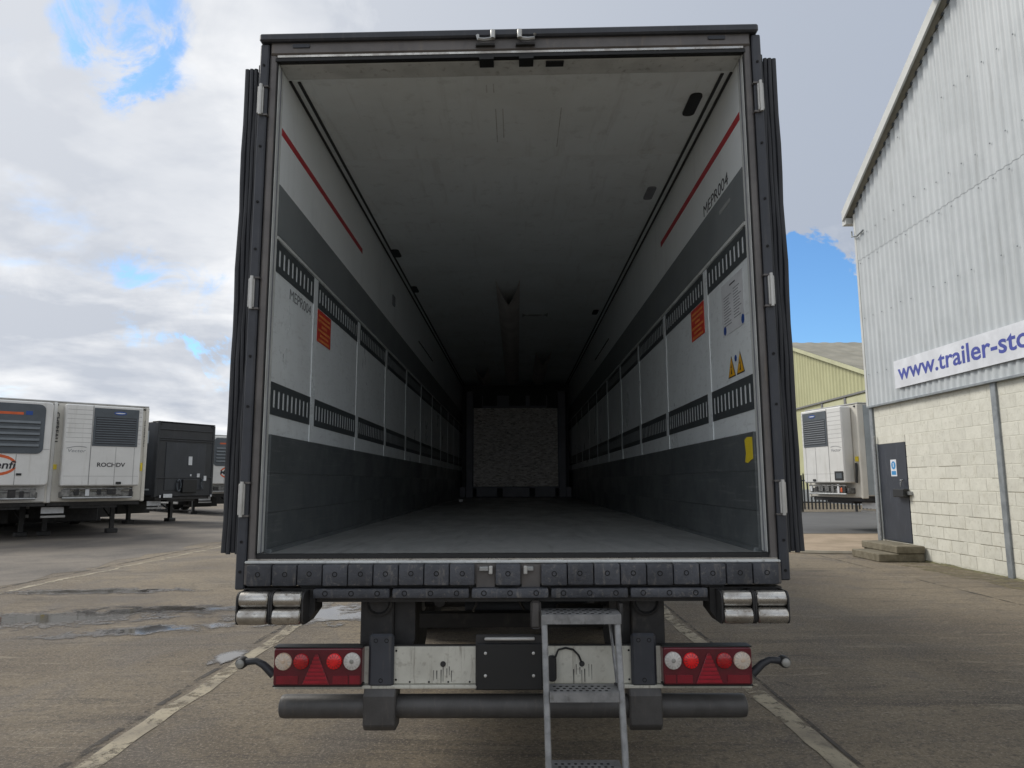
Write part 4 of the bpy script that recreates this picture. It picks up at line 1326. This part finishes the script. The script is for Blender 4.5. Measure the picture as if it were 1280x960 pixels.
def bufmesh(w, h, d, bolts):
    m = MB().box(-w / 2, w / 2, -d, 0, -h / 2, h / 2)
    return m.mesh('buffer', 0.008, True, 2)


holes = {}


def bolthole(parent, loc, r=0.0085):
    if r not in holes:
        me = MB().lathe([(r * 1.5, -0.002), (r * 1.45, 0.0005), (r, 0.0006), (r * 0.95, -0.001)], (0, 0, 0), 'y', 12).map(lambda a, b, c: (a, -b, c)).mesh('bolt', 0, False)
        me.materials.append(MATS['bolt_hole'])
        holes[r] = me
    return inst(holes[r], 'bolt', parent, loc)


cols = [(307.3 + 31.9 * k, 307.3 + 31.9 * (k + 1)) for k in range(9)] + [(620, 652)] + [(677 + 33.1 * k, 677 + 33.1 * (k + 1)) for k in range(9)]
bmcache = {}
for a, b in cols:
    xa, xb = xat(a), xat(b)
    w = round(xb - xa - 0.003, 3)
    if w not in bmcache:
        bmcache[w] = bufmesh(w, 0.097, 0.045, 1)
        bmcache[w].materials.append(MATS['rubber'])
    dy = random.uniform(-0.003, 0.002)
    dzz = random.uniform(-0.0015, 0.0015)
    o = inst(bmcache[w], 'buffer', tr, ((xa + xb) / 2, D - 0.046 + dy, 1.1505 + dzz), rot=(0, random.uniform(-0.006, 0.006), 0))
    ORG[o.name] = Vector(((xa + xb) / 2, D - 0.046 + dy, 1.1505 + dzz))
    bolthole(o, ((xa + xb) / 2 + random.uniform(-0.004, 0.004), D - 0.0915 + dy, 1.156 + dzz))
# lock gaps between the buffers
for gx in (607.5, 664.5):
    xg = xat(gx)
    lk = MB().box(xg - 0.043, xg + 0.043, D - 0.050, D - 0.046, 1.09, 1.192).build('lock_recess', 'frame_steel', tr)
    sgn = 1 if gx < 640 else -1
    bx('keeper', 'bolt_white', lk, xg + sgn * 0.016, xg + sgn * 0.034, D - 0.085, D - 0.051, 1.152, 1.188, 0.003)
    bx('keeper', 'galv', lk, xg - 0.030, xg + 0.014, D - 0.075, D - 0.051, 1.165, 1.185, 0.003)
# lower row of long rubber strips
for k in range(5):
    xa, xb = xat(392 + 99.2 * k), xat(392 + 99.2 * k + 96)
    if 'strip' not in bmcache:
        bmcache['strip'] = bufmesh(xb - xa, 0.044, 0.06, 3)
        bmcache['strip'].materials.append(MATS['rubber'])
    o = inst(bmcache['strip'], 'buffer_strip', tr, ((xa + xb) / 2, D - 0.03, 1.0665), rot=(0, random.uniform(-0.003, 0.003), 0))
    ORG[o.name] = Vector(((xa + xb) / 2, D - 0.03, 1.0665))
    for f in (0.16, 0.5, 0.84):
        bolthole(o, (xa + (xb - xa) * f, D - 0.0905, 1.0675), 0.009)
bx('cross_beam', 'chassis', tr, -1.0, 1.0, D - 0.028, D + 0.10, 1.02, 1.098)

# --- steel roller buffers at both corners
for s in (-1, 1):
    rb = MB()
    xs_ = (1.312, 1.155, 1.150, 0.998)
    for xx in (1.255, 1.108, 1.098, 0.955):
        rb.prism(rrect(D - 0.150, D - 0.01, 0.935, 1.080, 0.03), 'x', s * xx - 0.004, s * xx + 0.004)
    rb.box(s * 1.27, s * 0.955, D - 0.03, D + 0.05, 0.95, 1.085)
    rb.prism([(s * 0.99, 1.085), (s * 0.99, 0.925), (s * 0.965, 0.925), (s * 0.925, 0.98), (s * 0.925, 1.085)] if s > 0 else
             [(s * 0.99, 1.085), (s * 0.925, 1.085), (s * 0.925, 0.98), (s * 0.965, 0.925), (s * 0.99, 0.925)], 'y', D - 0.05, D + 0.08)
    br = rb.build('roller_bracket', 'chassis', tr)
    for x0, x1 in ((1.248, 1.114), (1.091, 0.961)):
        for zc in (1.047, 0.974):
            xa, xb = sorted((s * x0, s * x1))
            MB().lathe([(0.030, xa), (0.0355, xa + 0.005), (0.0365, xa + 0.03), (0.0365, xb - 0.03), (0.0355, xb - 0.005), (0.030, xb)], (0, D - 0.135 + (0.012 if zc > 1 else 0), zc), 'x', 20).build('roller', 'chrome', br, smooth=True)

# --- light beam
lb = bx('light_beam', 'beam_white', tr, -0.70, 0.70, D - 0.012, D + 0.012, 0.645, 0.815, 0.004)
bx('lower_flange', 'beam_white', lb, -1.11, 1.11, D - 0.03, D + 0.02, 0.628, 0.6435, 0.003)
bx('upper_lip', 'chassis', lb, -0.70, 0.70, D - 0.012, D + 0.01, 0.8155, 0.820)
bx('lamp_back', 'beam_white', lb, -1.10, -0.701, D - 0.004, D + 0.006, 0.646, 0.812)
bx('lamp_back', 'beam_white', lb, 0.701, 1.11, D - 0.004, D + 0.006, 0.646, 0.812)
bs2 = MB()
for x in (-0.545, 0.545):
    for z in (0.665, 0.795):
        bs2.prism(disc(x, z, 0.005, 8), 'y', D - 0.0145, D - 0.011)
for x in (-0.48, -0.39, -0.30, -0.2):
    bs2.prism(disc(x, 0.655, 0.0045, 8), 'y', D - 0.0145, D - 0.011)
bs2.build('rivets', 'bolt_hole', lb)['kind'] = 'stuff'
# grease holes with run-down dirt
for x in (-0.325, 0.325):
    MB().prism(disc(x, 0.735, 0.013, 14), 'y', D - 0.016, D - 0.011).build('bung', 'chassis', lb)
    m = MB()
    for k in range(7):
        xx = x - 0.04 + 0.014 * k + random.uniform(-0.004, 0.004)
        top = 0.735 - random.uniform(0.0, 0.03)
        w = random.uniform(0.0012, 0.0028)
        l = random.uniform(0.03, 0.075)
        m.add([(xx - w, D - 0.0128, top), (xx + w, D - 0.0128, top), (xx + w * 0.5, D - 0.0128, top - l), (xx - w * 0.5, D - 0.0128, top - l)], [(0, 1, 2, 3)])
    m.build('dirt_runs', 'chassis', lb)['kind'] = 'stuff'
MB().tube([(0.20, D - 0.018, 0.765), (0.215, D - 0.022, 0.80), (0.25, D - 0.02, 0.808), (0.285, D - 0.02, 0.80), (0.31, D - 0.022, 0.775), (0.322, D - 0.02, 0.745)], 0.005, 6).build('cable', 'trim_black', lb, smooth=True)
MB().prism(rrect(0.165, 0.205, 0.66, 0.775, 0.018), 'y', D - 0.04, D - 0.011).build('plate_lamp', 'trim_black', lb, 0.006)
# number plate holder
ph = bx('plate_holder', 'trim_black', tr, -0.165, 0.138, D - 0.045, D - 0.0125, 0.627, 0.832, 0.004)
bx('holder_frame', 'chassis', ph, -0.172, 0.145, D - 0.03, D - 0.013, 0.622, 0.870, 0.004)
bx('plate_light', 'bolt_white', ph, -0.130, 0.105, D - 0.055, D - 0.031, 0.848, 0.861, 0.004)
for x in (-0.125, 0.098):
    for z in (0.69, 0.79):
        MB().lathe([(0.0075, 0.0), (0.007, -0.004), (0.003, -0.006)], (x, D - 0.045, z), 'y', 10).build('screw', 'bolt_white', ph)

# --- tail lamps
for s in (-1, 1):
    xo, xi = s * 1.100, s * 0.694
    x0, x1 = min(xo, xi), max(xo, xi)
    tl = MB().prism(rrect(x0, x1, 0.656, 0.820, 0.010, 3), 'y', D - 0.075, D - 0.005).build('tail_lamp', 'lamp_red', tr, 0.006, segs=2)
    MB().prism(rrect(x0 - 0.003, x1 + 0.003, 0.8205, 0.8265, 0.002, 2), 'y', D - 0.07, D - 0.006).build('lamp_rim', 'trim_black', tl)
    MB().prism(rrect(x0 - 0.003, x1 + 0.003, 0.649, 0.6555, 0.002, 2), 'y', D - 0.07, D - 0.006).build('lamp_rim', 'trim_black', tl)
    f0, zl = D - 0.0755, 0.763
    for off, mt, r in ((0.046, 'lens_amber', 0.0395), (0.128, 'lens_red', 0.036), (0.280, 'lens_red_bright', 0.036), (0.362, 'lens_white', 0.0395)):
        cx = xo - s * off
        le = MB().lathe([(r, 0.0), (r, -0.004), (r * 0.93, -0.009), (r * 0.6, -0.013), (r * 0.2, -0.0145)], (cx, f0, zl), 'y', 24).build('lens', mt, tl, smooth=True)
        if 'red' not in mt:
            MB().lathe([(0.010, 0.0), (0.009, -0.003), (0.004, -0.004)], (cx, f0 - 0.0142, zl + 0.002), 'y', 12).build('bulb_spot', 'lens_amber' if mt == 'lens_amber' else 'lens_grey', le)
        rg = MB()
        for k in range(14):
            a = 2 * math.pi * k / 14
            c_, s_ = math.cos(a), math.sin(a)
            rg.add([(cx + c_ * r * 0.55 - s_ * 0.0012, f0 - 0.0139, zl + s_ * r * 0.55 + c_ * 0.0012), (cx + c_ * r * 0.55 + s_ * 0.0012, f0 - 0.0139, zl + s_ * r * 0.55 - c_ * 0.0012),
                    (cx + c_ * r * 0.92 + s_ * 0.0012, f0 - 0.0098, zl + s_ * r * 0.92 - c_ * 0.0012), (cx + c_ * r * 0.92 - s_ * 0.0012, f0 - 0.0098, zl + s_ * r * 0.92 + c_ * 0.0012)], [(0, 1, 2, 3)])
        rg.build('lens_flutes', 'lens_flute' if 'red' not in mt else 'lamp_red', le)['kind'] = 'stuff'
    cx = xo - s * 0.198
    tg = MB().prism([(cx - 0.062, 0.662), (cx + 0.062, 0.662), (cx + 0.006, 0.795), (cx - 0.006, 0.795)], 'y', f0 - 0.006, f0 + 0.001).build('triangle_reflector', 'reflector', tl, 0.002)
    for k in range(7):
        hw = 0.055 * (1 - k / 7.6)
        bx('reflector_rib', 'reflector_rib', tg, cx - hw, cx + hw, f0 - 0.0072, f0 - 0.0062, 0.668 + 0.0175 * k, 0.680 + 0.0175 * k)
    for a, b in ((0.015, 0.115), (0.275, 0.345), (0.352, 0.40)):
        xa, xb = sorted((xo - s * a, xo - s * b))
        bx('lower_reflector', 'reflector', tl, xa, xb, f0 - 0.0025, f0 + 0.001, 0.664, 0.700)
    # outline marker on a rubber stalk
    ma = MB().tube([(s * 1.115, D - 0.02, 0.69), (s * 1.165, D - 0.02, 0.735), (s * 1.20, D - 0.02, 0.752), (s * 1.25, D - 0.02, 0.748)], [0.020, 0.017, 0.015, 0.016], 10).build('marker_arm', 'door_rubber', tr, smooth=True)
    MB().lathe([(0.022, 0.03), (0.027, 0.02), (0.027, -0.01), (0.022, -0.02)], (s * 1.268, D - 0.02, 0.744), 'y', 16).build('marker_lamp', 'chassis', ma, smooth=True)
    MB().lathe([(0.0205, -0.018), (0.019, -0.027), (0.010, -0.032)], (s * 1.268, D - 0.02, 0.744), 'y', 16).build('marker_lens', 'lens_grey', ma, smooth=True)

# --- underrun bar
ub = MB().lathe([(0.040, -1.092), (0.050, -1.086), (0.053, -1.07), (0.053, 1.07), (0.050, 1.088), (0.040, 1.094)], (0, D + 0.03, 0.536), 'x', 24).build('underrun_bar', 'bar_grey', tr, smooth=True)
for s in (-1, 1):
    xs0, xs1 = s * 0.690, s * 0.540
    MB().prism([(D - 0.048, 0.47), (D - 0.02, 0.441), (D + 0.07, 0.441), (D + 0.095, 0.47), (D + 0.095, 0.64), (D - 0.02, 0.64), (D - 0.048, 0.60)], 'x', min(xs0, xs1), max(xs0, xs1)).build('strap', 'bar_grey', ub, 0.006)
    up = bx('upright', 'frame_dark', tr, s * 0.671, s * 0.553, D - 0.035, D - 0.0125, 0.637, 0.875, 0.012)
    for x, z in ((s * 0.638, 0.845), (s * 0.588, 0.845), (s * 0.612, 0.667)):
        bolthole(up, (x, D - 0.0355, z), 0.007)
    # hanger behind: web, cup and gusset
    hz = bx('hanger', 'chassis', tr, s * 0.735, s * 0.575, D + 0.07, D + 0.16, 0.60, 1.03, 0.006)
    MB().lathe([(0.058, 0.0), (0.066, -0.02), (0.056, -0.024), (0.048, -0.01)], (s * 0.645, D + 0.068, 1.005), 'y', 20).build('cup', 'chassis', hz, smooth=True)
    MB().prism([(s * 0.574, 1.02), (s * 0.574, 0.62), (s * 0.475, 0.82), (s * 0.475, 1.02)] if s < 0 else [(s * 0.574, 1.02), (s * 0.475, 1.02), (s * 0.475, 0.82), (s * 0.574, 0.62)], 'y', D + 0.10, D + 0.13).build('gusset', 'chassis', hz)
    # chassis rail, air bellows, axles, wheels
    bx('chassis_rail', 'chassis', tr, s * 0.68, s * 0.56, D + 0.17, FR, 0.88, 1.095)
    for k in range(3):
        y = 6.75 + 1.31 * k
        wheel_parts(tr, s * 1.03, y, 0.5, 0.37)
        MB().lathe([(0.10, 0.62), (0.13, 0.66), (0.125, 0.74), (0.14, 0.80), (0.13, 0.88), (0.14, 0.95), (0.12, 1.0), (0.12, 1.06)], (s * 0.46, y - 0.55, 0), 'z', 18).build('air_bellow', 'tyre', tr, smooth=True)
        MB().tube([(s * 0.62, y - 0.7, 0.60), (s * 0.62, y, 0.56), (s * 0.62, y + 0.6, 0.80)], 0.05, 8).build('trailing_arm', 'chassis', tr)
    bx('side_guard', 'galv', tr, s * 1.24, s * 1.27, 10.8, 14.0, 0.6, 0.7)
for k in range(3):
    y = 6.75 + 1.31 * k
    MB().cyl((-0.95, y, 0.5), (0.95, y, 0.5), 0.065, 12).build('axle', 'chassis', tr, smooth=True)
MB().lathe([(0.10, -0.28), (0.125, -0.22), (0.125, 0.42), (0.10, 0.48)], (-0.02, D + 1.15, 0.80), 'x', 20).build('air_tank', 't_black', tr, smooth=True)
bx('cross_member', 'chassis', tr, -0.56, 0.56, D + 0.9, D + 1.0, 0.72, 0.80)
bx('valve_box', 't_black', tr, 0.24, 0.5, D + 0.5, D + 0.65, 0.80, 0.90, 0.01)
MB().tube([(-0.17, D + 0.05, 1.02), (-0.175, D + 0.06, 0.99), (-0.19, D + 0.1, 0.96), (-0.2, D + 0.3, 0.92)], 0.006, 6).build('air_line', 'trim_black', tr)
MB().tube([(0.03, D + 0.3, 1.03), (0.035, D + 0.3, 0.97), (0.06, D + 0.35, 0.92)], 0.007, 6).build('air_line', 'trim_black', tr)
bx('landing_leg', 'chassis', tr, -0.95, -0.83, 13.6, 13.74, 0.0, 1.0)
bx('landing_leg', 'chassis', tr, 0.83, 0.95, 13.6, 13.74, 0.0, 1.0)

# --- access ladder
la = thing('access_ladder', 'grey steel pull-out ladder hung below the sill of the open trailer', 'ladder', (0.33, D - 0.3, 0))
lt, lbm = Vector((0, D - 0.14, 0.965)), Vector((0, D - 0.36, 0.02))


def lpt(x, z):
    f = (0.965 - z) / (0.965 - 0.02)
    return Vector((x, lt.y + (lbm.y - lt.y) * f, z))


for x0, x1 in ((0.146, 0.158), (0.476, 0.484)):
    p0, p1 = lpt(x0, 0.978), lpt(x1, 0.02)
    m = MB()
    wx, wy = 0.0135, 0.018
    vs = []
    for p in (p0, p1):
        vs += [(p.x - wx, p.y - wy, p.z), (p.x + wx, p.y - wy, p.z), (p.x + wx, p.y + wy, p.z), (p.x - wx, p.y + wy, p.z)]
    m.add(vs, [(0, 1, 2, 3), (7, 6, 5, 4), (0, 4, 5, 1), (1, 5, 6, 2), (2, 6, 7, 3), (3, 7, 4, 0)])
    m.build('stringer', 'ladder_steel', la, 0.004)
for k, z in enumerate((0.985, 0.672, 0.372, 0.06)):
    p = lpt(0, z)
    xa, xb = (0.135, 0.492) if k == 0 else (0.163, 0.466)
    depth = 0.13 if k == 0 else 0.10
    st_ = MB().box(xa, xb, p.y - 0.03, p.y + depth, z - 0.006, z).box(xa, xb, p.y - 0.034, p.y - 0.0302, z - 0.042, z - 0.001).box(xa, xb, p.y + depth - 0.004, p.y + depth, z - 0.03, z - 0.0062).build('step', 'ladder_steel', la)
    pf = MB()
    for r_ in range(4 if k == 0 else 3):
        for c_ in range(9):
            px_ = xa + 0.025 + (xb - xa - 0.05) * (c_ + (0.5 if r_ % 2 else 0)) / 9
            py_ = p.y - 0.012 + (depth - 0.02) * r_ / (3.2 if k == 0 else 2.4)
            pf.prism([(a, b) for a, b in disc(px_, py_, 0.0075, 6)], 'z', z - 0.001, z + 0.0012)
    pf.build('tread_holes', 'bolt_hole', st_)['kind'] = 'stuff'
MB().tube([(0.456, D - 0.03, 0.93), (0.466, D - 0.07, 0.80), (0.474, D - 0.13, 0.67)], 0.008, 6).build('stay', 'ladder_steel', la)
MB().cyl((0.46, D - 0.13, 0.668), (0.50, D - 0.13, 0.668), 0.014, 10).build('pivot', 'chassis', la)
bx('hanger_plate', 'frame_steel', la, 0.085, 0.135, D - 0.06, D - 0.045, 0.90, 1.03, 0.012)
bx('hanger_plate', 'chassis', la, 0.495, 0.51, D - 0.10, D + 0.03, 0.90, 1.02)
